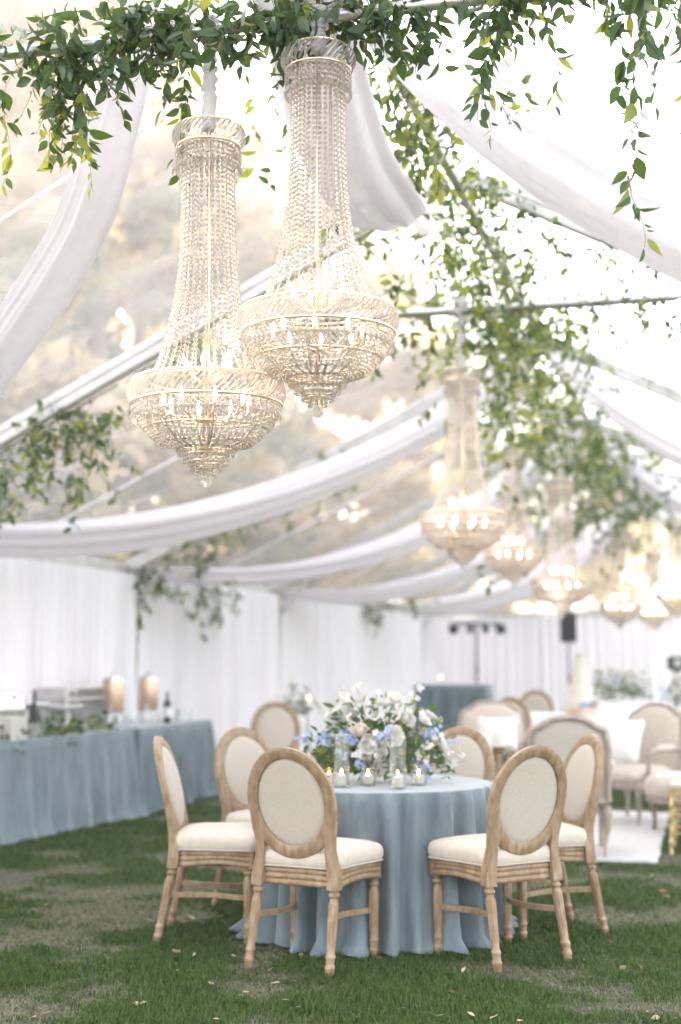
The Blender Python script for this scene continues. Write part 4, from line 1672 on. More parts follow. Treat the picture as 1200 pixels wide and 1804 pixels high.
def chafing(label, loc, rz):
    root = thing('chafing_dish', label, 'chafing dish', loc, rz, 'silver chafing dishes on the buffet')
    mb = MB()
    for sx in (-1, 1):
        for sy in (-1, 1):
            mb.tube([(sx * .24, sy * .14, 0), (sx * .25, sy * .15, .12), (sx * .25, sy * .15, .19)], .008, 6)
    mb.box((0, 0, .03), (.5, .28, .012))
    mb.build('stand', black_m, root)
    mb = MB()
    mb.box((0, 0, .185), (.53, .33, .06), 0, 1.04)
    mb.build('pan', steel, root)
    mb = MB()
    loops = []
    for i in range(9):
        a = PI * i / 8
        y_, z_ = -.16 * math.cos(a), .22 + .15 * math.sin(a)
        loops.append([(-.262, y_, z_), (.262, y_, z_)])
    vts = [p for l in loops for p in l]
    fcs = [(2 * i, 2 * i + 1, 2 * i + 3, 2 * i + 2) for i in range(8)]
    fcs += [tuple(2 * i for i in range(9)), tuple(2 * i + 1 for i in reversed(range(9)))]
    mb.add(vts, fcs)
    mb.build('roll_lid', steel, root, smooth=True, angle=60)
    mb = MB()
    mb.tube([(-.09, -.17, .31), (-.09, -.20, .33), (.09, -.20, .33), (.09, -.17, .31)], .007, 6)
    mb.build('handle', black_m, root)
    return root


cd1 = chafing('silver chafing dish with black stand at the picture edge', bp_(1.75, .42), brz)
dup(cd1, 'silver chafing dish with black stand next to the white platter', bp_(2.45, .45), brz)


def platter(label, loc, rz, tall, r):
    root = thing('serving_platter', label, 'platter', loc, rz)
    mb = MB()
    mb.lathe([(.02, tall), (r * .6, tall), (r * .9, tall + .03), (r, tall + .05), (r * .98, tall + .056), (r * .6, tall + .012), (.02, tall + .01)], 28)
    mb.build('dish', ceramic, root, smooth=True)
    mb = MB()
    for k in range(3):
        a = 2 * PI * k / 3
        mb.tube([(r * .75 * math.cos(a), r * .75 * math.sin(a), 0), (r * .5 * math.cos(a), r * .5 * math.sin(a), tall)], .008, 6)
    mb.build('riser', black_m, root)
    mb = MB()
    rnd = random.Random(int(loc[1] * 100))
    for _ in range(14):
        a, q = rnd.uniform(0, 6.28), r * .5 * math.sqrt(rnd.random())
        mb.sphere((q * math.cos(a), q * math.sin(a), tall + .03), .035, 8, 5, (1, .8, .7))
    o = mb.build('bread_rolls', bread_m, root, smooth=True)
    o['kind'] = 'stuff'
    return root


platter('wide white platter raised on a dark riser behind the greenery', bp_(3.0, .5), 0, .20, .22)
platter('shallow white platter raised on a dark riser by the end of the long buffet', bp_(3.55, .5), 0, .17, .2)
# stacked white menu boxes
for (t, o_, hh, lb) in [(1.95, .14, .19, 'white serving box standing at the buffet corner near the greenery'), (2.28, .12, .17, 'cream serving box standing beside the buffet greenery')]:
    root = thing('serving_box', lb, 'box', bp_(t, o_), brz + .1)
    mb = MB()
    mb.box((0, 0, hh / 2), (.24, .16, hh))
    mb.build('body', ceramic if t < 2.1 else wax, root)
    mb = MB()
    for k in range(4):
        mb.box((0, -.082, .03 + k * hh / 4.4), (.2, .006, .006))
    mb.build('slat_trim', linen, root)
for (t, o_, k_, lb) in [(2.62, .2, 9, 'tall stack of white plates among the buffet greenery'), (3.3, .22, 6, 'short stack of white plates near the end of the long buffet'), (1.2, .3, 8, 'stack of white plates by the first serving box')]:
    root = thing('plate_stack', lb, 'plates', bp_(t, o_), 0, 'white plates stacked on the buffet')
    mb = MB()
    mb.lathe([(.02, 0), (.07, 0), (.125, .012), (.13, .016), (.122, .016), (.07, .006), (.02, .005)], 24)
    pm = mb.mesh('plate', ceramic, smooth=True)
    for k in range(k_):
        link('plate', pm, root, Matrix.Translation((.003 * (k % 3), .002 * (k % 2), .011 * k)))
for (t, o_, hh, lb) in [(2.85, .30, .34, 'dark glass oil bottle standing behind the buffet greenery'), (1.6, .6, .3, 'dark bottle behind the serving boxes at the picture edge')]:
    root = thing('oil_bottle', lb, 'bottle', bp_(t, o_), 0)
    mb = MB()
    mb.lathe([(.034, 0), (.037, .01), (.037, hh * .55), (.03, hh * .66), (.013, hh * .78), (.013, hh)], 16)
    mb.build('body', black_m, root, smooth=True, angle=40)
    mb = MB()
    mb.lathe([(.014, hh), (.016, hh + .004), (.016, hh + .03), (.01, hh + .034)], 12)
    mb.build('stopper', wood, root, smooth=True, angle=40)
# greenery runner along the front edge
rnd = random.Random(91)
sh = []
for _ in range(150):
    t = rnd.uniform(.9, 3.75)
    q = Vector(bp_(t, .12 + rnd.gauss(0, .06), .80))
    sh.append((q, rvec(rnd) + Vector((0, 0, .5)), rnd.uniform(.1, .22), .1))
garland('low runner of dark leaves lying along the buffet edge', sh, 92, leaf=.07, step=.045, light=.1, group='greenery lying on tables', name='leaf_runner')


def urn(label, loc):
    root = thing('drink_urn', label, 'drink dispenser', loc, 0, 'copper drink urns on the buffet')
    mb = MB()
    for k in range(4):
        a = PI / 4 + PI / 2 * k
        mb.tube([(.11 * math.cos(a), .11 * math.sin(a), 0), (.09 * math.cos(a), .09 * math.sin(a), .12)], .008, 6)
    mb.torus(.09, .008, 24, 6, (0, 0, .12))
    mb.build('stand', steel, root)
    mb = MB()
    mb.lathe([(.03, .12), (.095, .125), (.1, .14), (.1, .40), (.096, .42)], 28)
    mb.build('body', copper, root, smooth=True, angle=40)
    mb = MB()
    mb.lathe([(.102, .42), (.1, .435), (.06, .455), (.02, .462), (.018, .475), (.022, .487), (.004, .495)], 24)
    mb.build('lid', steel, root, smooth=True, angle=40)
    mb = MB()
    mb.tube([(0, -.09, .16), (0, -.14, .16), (0, -.145, .135)], .009, 6)
    mb.box((0, -.135, .18), (.012, .012, .04))
    mb.build('tap', steel, root)
    return root


u1 = urn('copper drink urn, the one closer to the chafing dishes', bp2(.42, .45))
dup(u1, 'copper drink urn, the one farther along the pleated buffet', bp2(1.08, .36))


def bottle(label, loc, h=.3, mat=black_m):
    root = thing('wine_bottle', label, 'bottle', loc, 0, 'bottles on the pleated buffet')
    mb = MB()
    mb.lathe([(.034, 0), (.037, .01), (.037, h * .62), (.03, h * .7), (.014, h * .78), (.013, h * .97), (.015, h)], 16)
    mb.build('body', mat, root, smooth=True, angle=40)
    mb = MB()
    mb.lathe([(.038, h * .2), (.038, h * .5)], 16, cap0=False, cap1=False)
    mb.build('paper_label', ceramic, root)
    return root


b1 = bottle('dark wine bottle standing in front of the farther urn', bp2(.98, .12), .3, principled('dark_green_glass', (.01, .02, .012), rough=.15))
rnd = random.Random(5)
for k in range(9):
    t, o_ = .15 + k * .19 + rnd.uniform(-.04, .04), rnd.uniform(.1, .3)
    root = thing('drinking_glass', 'small clear drinking glass among those on the pleated buffet', 'glass', bp2(t, o_), 0, 'drinking glasses on the pleated buffet')
    mb = MB()
    mb.lathe([(.025, 0), (.03, .003), (.036, .11), (.0345, .11), (.028, .008), (.002, .007)], 16)
    mb.build('tumbler', thin_glass, root, smooth=True, angle=50)
# stacked tray rack between dishes and urns
root = thing('tray_stand', 'long gray metal serving stand behind the end of the buffet', 'serving stand', bp2(-.1, .62), brz2)
mb = MB()
mb.box((0, 0, .27), (.95, .3, .02))
mb.box((0, 0, .36), (.9, .26, .02))
mb.build('shelf', steel, root)
for sx in (-1, 1):
    mb = MB()
    mb.box((sx * .42, 0, .18), (.04, .26, .36))
    mb.build('leg', steel, root)


# ------------------------------------------------------------------ settees and armchairs
def settee(label, name, cat, loc, rz, wdt, hgt, fab, fab_back, wd_m, depth=.56, pillows=0, group=None):
    root = thing(name, label, cat, loc, rz, group)
    hw = wdt / 2
    # back outline
    out_ = []
    top = []
    for i in range(25):
        t = i / 24
        x = -hw + wdt * t
        e = abs(2 * t - 1)
        z = hgt - .10 * (e ** 2.2) - .02 * math.exp(-((e - .72) / .16) ** 2)
        if e > .9:
            z -= .12 * ((e - .9) / .1) ** 2
        top.append((x, z))

    def yb(z):
        return -depth / 2 + .02 - .16 * max(0, z - .40)
    frame_path = [(-hw, .40), (-hw + .006, .5), (-hw + .004, .65)] + top + [(hw - .004, .65), (hw - .006, .5), (hw, .40)]
    mb = MB()
    loops = []
    cen = (0, .65)
    n_ = len(frame_path)
    for i, (x, z) in enumerate(frame_path):
        tx, tz = frame_path[min(i + 1, n_ - 1)][0] - frame_path[max(i - 1, 0)][0], frame_path[min(i + 1, n_ - 1)][1] - frame_path[max(i - 1, 0)][1]
        l = math.hypot(tx, tz)
        nx_, nz_ = -tz / l, tx / l
        loops.append([(x + nx_ * a, yb(z) + b_, z + nz_ * a) for a, b_ in ((-.02, -.028), (-.006, -.036), (.012, -.03), (.022, -.012), (.022, .02), (.01, .034), (-.02, .028))])
    mb.loft(loops)
    mb.tube([(-hw, yb(.4), .40), (hw, yb(.4), .40)], .028, 8)
    mb.build('back_frame', wd_m, root, smooth=True, angle=45)
    # upholstered back: front bulges, rear flat
    mb = MB()
    loop = [(x * .97, z) for x, z in ([(-hw, .41)] + top + [(hw, .41)])]
    cz = .66
    loops = []
    for k, t_ in ((.05, -.020), (.6, -.019), (.96, -.014), (.99, 0), (.97, .035), (.85, .06), (.5, .075), (.05, .08)):
        loops.append([(x * k, yb(cz + (z - cz) * k) + t_, cz + (z - cz) * k) for x, z in loop])
    mb.loft(loops)
    mb.cur = 0
    me = mb.mesh('backrest', [fab, fab_back], smooth=True)
    k = len(loop)
    for pi_, pl in enumerate(me.polygons):
        if pi_ < 2 * k:
            pl.material_index = 1
    link('backrest', me, root)
    # seat: rail and cushion
    mb = MB()
    mb.loft([[(-hw, -depth / 2 + .05, z), (hw, -depth / 2 + .05, z), (hw + .02, depth / 2 - .05, z), (hw * .6, depth / 2, z), (-hw * .6, depth / 2, z), (-hw - .02, depth / 2 - .05, z)] for z in (.31, .375)])
    mb.build('seat_rail', wd_m, root)
    mb = MB()
    loops = []
    for k, z in ((.96, .376), (1.0, .39), (1.01, .43), (.98, .46), (.8, .485), (.4, .495), (.02, .497)):
        l = []
        for j in range(40):
            a = 2 * PI * j / 40
            ca, sa = math.cos(a), math.sin(a)
            l.append((math.copysign(abs(ca) ** .35, ca) * (hw - .03) * k, .03 + math.copysign(abs(sa) ** .35, sa) * (depth / 2 - .02) * k, z))
        loops.append(l)
    mb.loft(loops)
    mb.build('seat', fab, root, smooth=True)
    for sx in (-1, 1):
        mb = MB()
        mb.tube([(sx * hw, yb(.62), .62), (sx * (hw + .03), 0, .635), (sx * (hw + .04), depth / 2 - .16, .625), (sx * (hw + .035), depth / 2 - .10, .58), (sx * (hw + .0), depth / 2 - .16, .48), (sx * (hw - .0), depth / 2 - .13, .37)],
                [.018, .02, .022, .02, .018, .02], 8)
        mb.build('arm', wd_m, root, smooth=True)
        mb = MB()
        mb.sphere((sx * (hw + .03), -.04, .645), 1, 12, 8, (.035, .14, .03))
        mb.build('arm_pad', fab, root, smooth=True)
        for sy in (-1, 1):
            mb = MB()
            y0 = sy * (depth / 2 - .05)
            x0 = sx * (hw - .02)
            mb.tube([(x0, y0, .37), (x0 + sx * .012, y0 + sy * .02, .31), (x0 + sx * .008, y0 + sy * .018, .22), (x0 - sx * .008, y0 - sy * .004, .10), (x0 - sx * .004, y0 + sy * .008, .03), (x0 + sx * .006, y0 + sy * .022, 0.004)],
                    [.032, .034, .025, .016, .017, .022], 10)
            mb.build('leg', wd_m, root, smooth=True)
    return root


def pillow(label, loc, rz, tilt, s=.46, mat=None):
    mb = MB()
    loops = []
    for k, t_ in ((.02, -.075), (.5, -.065), (.8, -.04), (.97, -.006), (1.0, 0), (.97, .006), (.8, .04), (.5, .065), (.02, .075)):
        l = []
        for j in range(36):
            a = 2 * PI * j / 36
            ca, sa = math.cos(a), math.sin(a)
            rr = 1.0 / max(abs(ca), abs(sa)) * (0.93 + .07 * abs(math.sin(2 * a)) ** 4 * 0 + .07 * (abs(abs(ca) - abs(sa)) < .35))
            l.append((ca * rr * s / 2 * k, t_, sa * rr * s / 2 * k))
        loops.append(l)
    mb.loft(loops)
    o = mb.build('pillow', mat or white_pillow, None, smooth=True)
    o.location = loc
    o.rotation_euler = (tilt, 0, rz)
    return tag(o, label, 'pillow', 'white pillows on the lounge seats')


settee('gray linen armchair with weathered frame, its tall back toward us', 'armchair', 'armchair', (1.64, 10.45, 0), rotz_for(.12, 1), .56, .99, cream, linen_gray, wood_gray, depth=.60)
settee('cream settee with humped back facing us beyond the candle table', 'settee', 'settee', (1.38, 12.9, 0), rotz_for(-.05, -1), .60, .99, cream, linen, wood_gray, depth=.6)
settee('cream armchair with a white pillow standing on the white rug', 'armchair', 'armchair', (2.50, 12.35, 0), rotz_for(-.75, -.65), .58, .99, cream, linen, wood_gray, depth=.62)
pillow('white pillow on the settee facing us', (1.40, 12.80, .70), rotz_for(-.05, -1), .25, .36)
pillow('white pillow on the armchair over the rug', (2.42, 12.28, .70), rotz_for(-.75, -.65), .28, .38)
# rug
mb = MB()
rug_c = []
for i in range(33):
    for j in range(25):
        x, y = -1.15 + 2.3 * i / 32, -1.55 + 3.1 * j / 24
        rug_c.append((x + .02 * mnoise.noise(Vector((x * 5, y * 5, 1))), y + .02 * mnoise.noise(Vector((x * 5, y * 5, 4))), .022 + .008 * mnoise.noise(Vector((x * 9, y * 9, 0)))))
fcs = [(i * 25 + j, (i + 1) * 25 + j, (i + 1) * 25 + j + 1, i * 25 + j + 1) for i in range(32) for j in range(24)]
mb.add(rug_c, fcs)
edge = [i * 25 for i in range(33)] + [32 * 25 + j for j in range(1, 25)] + [i * 25 + 24 for i in reversed(range(32))] + [j for j in reversed(range(1, 24))]
mb.loft([[rug_c[i] for i in edge], [(rug_c[i][0] * 1.004, rug_c[i][1] * 1.004, .002) for i in edge]], False, False)
o = mb.build('rug', rug_m, None, smooth=True)
o.location = (1.45, 11.75, 0)
o.rotation_euler = (0, 0, TENT_RZ)
tag(o, 'white textured rug laid on the lawn under the lounge seats', 'rug')

# ------------------------------------------------------------------ flowers
def petal_cup(mb, c, r, hgt, n_, open_, seed, ax=Vector((0, 0, 1))):
    rnd = random.Random(seed)
    q = ax.normalized().to_track_quat('Z', 'Y')
    for i in range(n_):
        a = 2 * PI * i / n_ + rnd.uniform(-.2, .2)
        pts = []
        for t, rr, ww in ((0, .15, .3), (.4, .75, .95), (.75, 1.0, 1.05), (1.0, 1.0 + open_, .6)):
            for s_ in (-1, 0, 1):
                aa = a + s_ * ww * PI / n_ * 1.25
                rad = r * rr * (1 + (.06 if s_ == 0 else 0))
                pts.append(Vector(c) + q @ Vector((rad * math.cos(aa), rad * math.sin(aa), hgt * (t - (.12 * abs(s_) if t == 1.0 else 0)) - hgt * .4)))
        fs = []
        for k in range(3):
            b_ = k * 3
            fs += [(b_, b_ + 1, b_ + 4, b_ + 3), (b_ + 1, b_ + 2, b_ + 5, b_ + 4)]
        mb.add(pts, fs)


def rose_mesh(name, mat, seed):
    mb = MB()
    petal_cup(mb, (0, 0, .005), .014, .034, 4, -.5, seed)
    petal_cup(mb, (0, 0, .003), .024, .036, 5, -.15, seed + 1)
    petal_cup(mb, (0, 0, 0), .034, .036, 6, .08, seed + 2)
    petal_cup(mb, (0, 0, -.004), .043, .034, 6, .22, seed + 3)
    mb.sphere((0, 0, -.002), .018, 8, 5)
    return mb.mesh(name, mat, smooth=True)


def blossom_mesh(name, mat, mat2):
    mb = MB()
    for i in range(5):
        a = 2 * PI * i / 5
        ca, sa = math.cos(a), math.sin(a)
        mb.add([(0, 0, 0), (.010 * ca - .007 * sa, .010 * sa + .007 * ca, .004), (.019 * ca, .019 * sa, .003), (.010 * ca + .007 * sa, .010 * sa - .007 * ca, .004)], [(0, 3, 2, 1)])
    mb.cur = 1
    mb.sphere((0, 0, .003), .0035, 6, 4)
    return mb.mesh(name, [mat, mat2], smooth=False)


ROSE_W = rose_mesh('rose', blossom_white, 1)
ROSE_B = rose_mesh('rose', blossom_blush, 9)
BLUE = blossom_mesh('blue_blossom', blossom_blue, blossom_white)
WHITE = blossom_mesh('white_blossom', blossom_white, icing)


def look(d):
    return Vector(d).normalized().to_track_quat('Z', 'Y').to_matrix().to_4x4()


def flowers(label, loc, rx, hz, seed, n_rose, n_blue, n_white, n_fol, bowl=True, name='flower_arrangement', scale=1.0):
    rnd = random.Random(seed)
    root = thing(name, label, 'flowers', loc, 0)
    if bowl:
        mb = MB()
        mb.lathe([(.05, 0), (.055, .006), (.03, .03), (.035, .05), (.09, .09), (.11, .13), (.105, .13), (.085, .1), (.01, .09)], 28)
        mb.build('bowl', ceramic, root, smooth=True, angle=40)
    zb = .14 if bowl else .06

    def pos(lo=.75):
        a = rnd.uniform(0, 2 * PI)
        e = rnd.uniform(-.2, 1.15)
        k = rnd.uniform(lo, 1.02)
        d = Vector((math.cos(a) * math.cos(e), math.sin(a) * math.cos(e) * .62, math.sin(e)))
        return Vector((d.x * rx * k, d.y * rx * k, zb + d.z * hz * k)), d
    stems = MB()
    # foliage
    Vs, Ts, mi, off = [], [], [], 0
    for _ in range(n_fol):
        p, d = pos(.3)
        if rnd.random() < .3:
            p.z = zb + rnd.uniform(-.10, .04)
            p.x *= .9
        dd = Vector((d.x, d.y, d.z * .5)) + rvec(rnd, .5) + Vector((0, 0, -.25))
        M = np.array(leaf_matrix(p, dd, rnd, .055 * rnd.uniform(.6, 1.2)))
        li = rnd.randrange(4)
        V, F = LEAFV[li]
        Vs.append(V @ M[:3, :3].T + M[:3, 3])
        Ts.append(F + off)
        mi.append(np.full(len(F), 1 if rnd.random() < .22 else 0))
        off += len(V)
    # trailing sprays
    for k in range(7):
        a = 2 * PI * k / 7 + .4
        p = Vector((math.cos(a) * rx * .75, math.sin(a) * rx * .45, zb + .02))
        d = Vector((math.cos(a), math.sin(a) * .6, .3))
        path = [p.copy()]
        for i in range(8):
            d = (d + Vector((rnd.gauss(0, .15), rnd.gauss(0, .15), -.3))).normalized()
            p = p + d * .028
            if p.z < .03:
                break
            path.append(p.copy())
            for s_ in (-1, 1):
                sd_ = d.cross(Vector((0, 0, 1)))
                sd_ = sd_.normalized() if sd_.length > 1e-3 else Vector((1, 0, 0))
                M = np.array(leaf_matrix(p, sd_ * s_ + d * .4 + rvec(rnd, .2), rnd, .036))
                V, F = LEAFV[0]
                Vs.append(V @ M[:3, :3].T + M[:3, 3])
                Ts.append(F + off)
                mi.append(np.full(len(F), 0))
                off += len(V)
        if len(path) > 1:
            stems.tube(path, .0015, 3)
    o = link('foliage', np_mesh('foliage', np.concatenate(Vs), np.concatenate(Ts), [leaf_dark, leaf_light], np.concatenate(mi), smooth=True), root)
    o['kind'] = 'stuff'
    for k in range(n_rose):
        p, d = pos(.8)
        s_ = rnd.uniform(.75, 1.15)
        link('rose', ROSE_W if rnd.random() < .86 else ROSE_B, root, Matrix.Translation(p) @ look(d + rvec(rnd, .25)) @ Matrix.Scale(s_, 4))
        stems.tube([(0, 0, zb - .03), tuple(p * .9), tuple(p)], .002, 3)

    def spike(me, nm, cnt, per):
        for k in range(cnt):
            p, d = pos(.7)
            for _t in range(8):
                if nm == 'white_blossom' or d.z < .45:
                    break
                p, d = pos(.7)
            d2_ = (d + Vector((0, 0, rnd.uniform(-.3, .4)))).normalized()
            tip = p + d2_ * .10
            stems.tube([(0, 0, zb - .02), tuple(p), tuple(tip)], .0015, 3)
            for i in range(per):
                q = p.lerp(tip, i / per) + rvec(rnd, .014)
                link(nm, me, root, Matrix.Translation(q) @ look(rvec(rnd) + Vector((0, -.6, .4))) @ Matrix.Scale(rnd.uniform(.8, 1.25), 4))
    spike(BLUE, 'blue_blossom', n_blue, 8)
    spike(WHITE, 'white_blossom', n_white, 8)
    stems.build('stem', stem_m, root)['kind'] = 'stuff'
    if scale != 1.0:
        root.scale = (scale, scale, scale)
    return root


fa = flowers('low centrepiece of white roses and blue delphinium on the round blue table', (TC[0] + .0, TC[1] + .02, .762), .38, .335, 17, 26, 14, 24, 820)
flowers('small posy of white and blue flowers beside the pillar candle', (1.16, 10.35, .50), .15, .13, 19, 7, 4, 3, 160, bowl=True)
flowers('big white and blue flower arrangement beside the tiered cake', (3.28, 17.0, .86), .42, .30, 23, 20, 9, 9, 420)
flowers('white and blue flower arrangement cut off by the picture edge', (4.25, 17.2, .82), .36, .30, 25, 14, 6, 6, 300)
flowers('white flower stems in front of the curtain behind the centrepiece', (-.42, 14.2, .80), .16, .24, 27, 4, 0, 3, 60)


# ------------------------------------------------------------------ candles
def votive(label, loc, hgt=.05, r=.026):
    root = thing('candle', label, 'candle', loc, 0, 'lit candles')
    mb = MB()
    mb.lathe([(r, 0), (r, hgt * .94), (r * .9, hgt), (r * .3, hgt * .93), (.002, hgt * .92)], 20)
    mb.build('wax', wax, root, smooth=True, angle=50)
    mb = MB()
    mb.lathe([(.001, hgt * .95), (.0045, hgt + .006), (.0055, hgt + .012), (.0035, hgt + .021), (.0005, hgt + .031)], 10)
    mb.build('flame', flame_m, root, smooth=True)
    mb = MB()
    mb.tube([(0, 0, hgt * .9), (0.0006, 0, hgt + .006)], .0009, 4)
    mb.build('wick', black_m, root)
    return root


def hurricane(label, loc, hgt, r):
    root = thing('glass_hurricane', label, 'candle holder', loc, 0, 'clear glass candle holders')
    mb = MB()
    mb.lathe([(.002, 0), (r - .002, 0), (r, .003), (r, hgt), (r - .0025, hgt), (r - .0025, .008), (.002, .007)], 36)
    mb.build('cylinder', thin_glass, root, smooth=True, angle=40)
    mb = MB()
    mb.torus(r - .001, .0018, 36, 6, (0, 0, hgt))
    mb.torus(r - .001, .0022, 36, 6, (0, 0, .004))
    mb.build('rim', crystal, root, smooth=True)
    return root


def tp(dx, dy):
    return (TC[0] + dx, TC[1] + dy, .7625)


hl = [(-.195, -.30, .26, .038, 'tall clear glass candle holder behind the near chair back'), (.085, -.40, .25, .041, 'tall clear glass candle holder in front of the centrepiece bowl'),
      (-.06, -.2, .09, .04, 'short glass votive holder at the foot of the centrepiece bowl'), (.20, -.18, .1, .042, 'short glass votive holder under the trailing flowers')]
for k, (dx, dy, hh, r_, lb) in enumerate(hl):
    hurricane(lb, tp(dx, dy), hh, r_)
    x, y, z = tp(dx, dy)
    votive('small lit white candle inside the ' + lb.split(' ', 1)[1].replace('tall ', ''), (x, y, z + .009), .052 if hh > .15 else .04, .024)
votive('small lit candle beside the tall glass on the round table', tp(-.26, -.05), .045)
# low candle table with its glass and pillar candle
root = thing('side_table', 'low table with white cloth among the lounge seats', 'table', (1.13, 10.45, 0))
draped(root, 'tablecloth', white_cloth, circle_outline(.36, 140), .50, .014, .14, .03, 33, rows=7)
mb = MB()
mb.lathe([(.02, .46), (.35, .46), (.35, .492), (.02, .492)], 32)
mb.build('tabletop', wood, root)
root = thing('candle_holder', 'turned pale wood candle holder on the low table', 'candle holder', (1.125, 10.22, .502))
mb = MB()
mb.lathe([(.05, 0), (.055, .01), (.03, .03), (.018, .06), (.026, .1), (.018, .15), (.024, .2), (.018, .23), (.045, .26), (.048, .275), (.002, .275)], 24)
mb.build('turned_post', wood, root, smooth=True, angle=50)
votive('thick white pillar candle on the turned wood holder', (1.125, 10.22, .778), .11, .036)
hurricane('clear glass vase beside the small posy', (.95, 10.2, .502), .2, .05)
for k, (x, y, z, lb) in enumerate([(-.30, 13.6, .95, 'tiny distant flame in front of the curtain near the centrepiece'), (1.55, 22.1, 1.02, 'tiny distant candle on the blue booth'), (3.95, 16.4, .83, 'tiny distant candle near the cut off flowers')]):
    votive(lb, (x, y, z), .06, .03)
root = thing('pedestal_stand', 'slim clear stand holding a tiny candle before the curtain', 'stand', (-.30, 13.6, 0))
mb = MB()
mb.lathe([(.12, 0), (.12, .02), (.02, .04), (.018, .9), (.06, .93), (.06, .948)], 20)
mb.build('post', steel, root, smooth=True, angle=40)

# ------------------------------------------------------------------ cake table, cake and far furniture
root = thing('cake_table', 'white draped table carrying the tiered cake', 'table', (2.62, 16.0, 0))
draped(root, 'tablecloth', white_cloth, rect_outline(1.9, .8, .05, .04), .78, .02, .18, .03, 41, rows=6)
mb = MB()
mb.box((0, 0, .76), (1.86, .76, .03))
mb.build('tabletop', wood, root)
root = thing('tiered_cake', 'tall five tier ivory wedding cake on a gold stand', 'cake', (2.66, 15.9, .785)).scale = (.82, .82, .82)
root = bpy.data.objects['tiered_cake']
mb = MB()
mb.lathe([(.20, 0), (.205, .015), (.17, .03), (.17, .05), (.24, .06), (.245, .075), (.01, .075)], 40)
mb.build('cake_stand', gold, root, smooth=True, angle=40)
z = .076
for k, (r_, hh) in enumerate(((.21, .15), (.165, .15), (.128, .14), (.10, .13), (.072, .12))):
    mb = MB()
    mb.lathe([(r_ - .004, z), (r_, z + .004), (r_, z + hh - .012), (r_ - .01, z + hh), (.01, z + hh)], 40)
    mb.torus(r_ + .002, .008, 40, 6, (0, 0, z + .008))
    for i in range(24):
        a = 2 * PI * i / 24
        mb.sphere(((r_ + .003) * math.cos(a), (r_ + .003) * math.sin(a), z + hh - .015), .009, 6, 4)
    mb.build('tier', icing, root, smooth=True, angle=40)
    z += hh
for k in range(7):
    link('sugar_flower', ROSE_W, root, Matrix.Translation((.03 * math.cos(k * .9), .03 * math.sin(k * .9), z + .015)) @ look(Vector((math.cos(k * .9), math.sin(k * .9), .8))) @ Matrix.Scale(.8, 4))
for k in range(8):
    a = -.9 + k * .16
    link('sugar_flower', ROSE_W if k % 3 else ROSE_B, root, Matrix.Translation((.235 * math.cos(a), .235 * math.sin(a), .11 + .05 * (k % 2))) @ look(Vector((math.cos(a), math.sin(a), .4))))
for k in range(6):
    a = -1.7 + k * .1
    link('blue_blossom', BLUE, root, Matrix.Translation((.232 * math.cos(a), .232 * math.sin(a), .10 + .012 * (k % 3))) @ look(Vector((math.cos(a), math.sin(a), .3))) @ Matrix.Scale(2, 4))
# blue booth by the wall
root = thing('draped_booth', 'tall square booth under dusty blue velvet near the far wall', 'booth', (1.76, 22.2, 0), TENT_RZ)
draped(root, 'cloth_cover', velvet, rect_outline(1.12, .7, .04, .04), .98, .02, .2, .02, 43, rows=6)
mb = MB()
mb.box((0, 0, .5), (1.06, .64, .92))
mb.build('counter', wood, root)
# far round table with pale cloth at the edge
table_round('far round table with a pale blue cloth at the picture edge', 4.15, 16.9, .72, velvet_pale, .78, 45, amp=.012)
root = thing('flower_table', 'far table with white cloth under the big flower arrangement', 'table', (3.28, 17.05, 0))
draped(root, 'tablecloth', white_cloth, circle_outline(.5, 150), .855, .014, .16, .03, 47, rows=6)
mb = MB()
mb.lathe([(.02, .81), (.48, .81), (.48, .845), (.02, .845)], 32)
mb.build('tabletop', wood, root)


# ------------------------------------------------------------------ gold bamboo style chair and ottoman at the edge
def gold_chair(label, loc, rz):
    root = thing('gold_bamboo_chair', label, 'chair', loc, rz, 'gold bamboo style chairs')
    mb = MB()
    mb.box((0, 0, .445), (.40, .38, .03))
    mb.build('seat', gold_paint, root)
    mb = MB()
    mb.loft([[(x * k * .2, y * k * .19, z) for x, y in ((-1, -.9), (-.9, -1), (.9, -1), (1, -.9), (1, .9), (.9, 1), (-.9, 1), (-1, .9))] for k, z in ((.97, .461), (1.0, .475), (.96, .495), (.5, .503), (.02, .504))])
    mb.build('cushion', cream, root, smooth=True, angle=50)
    def ringed(a, b2, r=.013):
        a, b2 = Vector(a), Vector(b2)
        pts, rr = [], []
        for i in range(5):
            for q, k in ((0.0, 1.35), (.02, 1.0), (.18, 1.0)):
                t = min(1, i / 5 + q)
                pts.append(a.lerp(b2, t))
                rr.append(r * k)
        pts.append(b2)
        rr.append(r)
        return pts, rr
    for sx in (-1, 1):
        for sy in (-1, 1):
            mb = MB()
            top = .43 if sy > 0 else .92
            mb.tube(*ringed((sx * .19, sy * .175, 0), (sx * .18, sy * (.17 if sy > 0 else .215), top)), 8)
            mb.build('leg', gold_paint, root, smooth=True)
    for z in (.56, .80, .90):
        mb = MB()
        mb.tube(*ringed((-.18, -.19 - .04 * (z - .43), z), (.18, -.19 - .04 * (z - .43), z), .01), 8)
        mb.build('back_rail', gold_paint, root, smooth=True)
    for k in range(6):
        x = -.13 + k * .052
        mb = MB()
        mb.tube(*ringed((x, -.195, .56), (x, -.205, .80), .007), 6)
        mb.build('spindle', gold_paint, root, smooth=True)
    for z in (.15, .28):
        for (a, b2) in (((-.19, .175, z), (.19, .175, z)), ((-.19, -.178, z), (.19, -.178, z)), ((-.19, -.175, z), (-.19, .175, z)), ((.19, -.175, z), (.19, .175, z))):
            mb = MB()
            mb.tube(*ringed(a, b2, .008), 6)
            mb.build('stretcher', gold_paint, root, smooth=True)
    return root


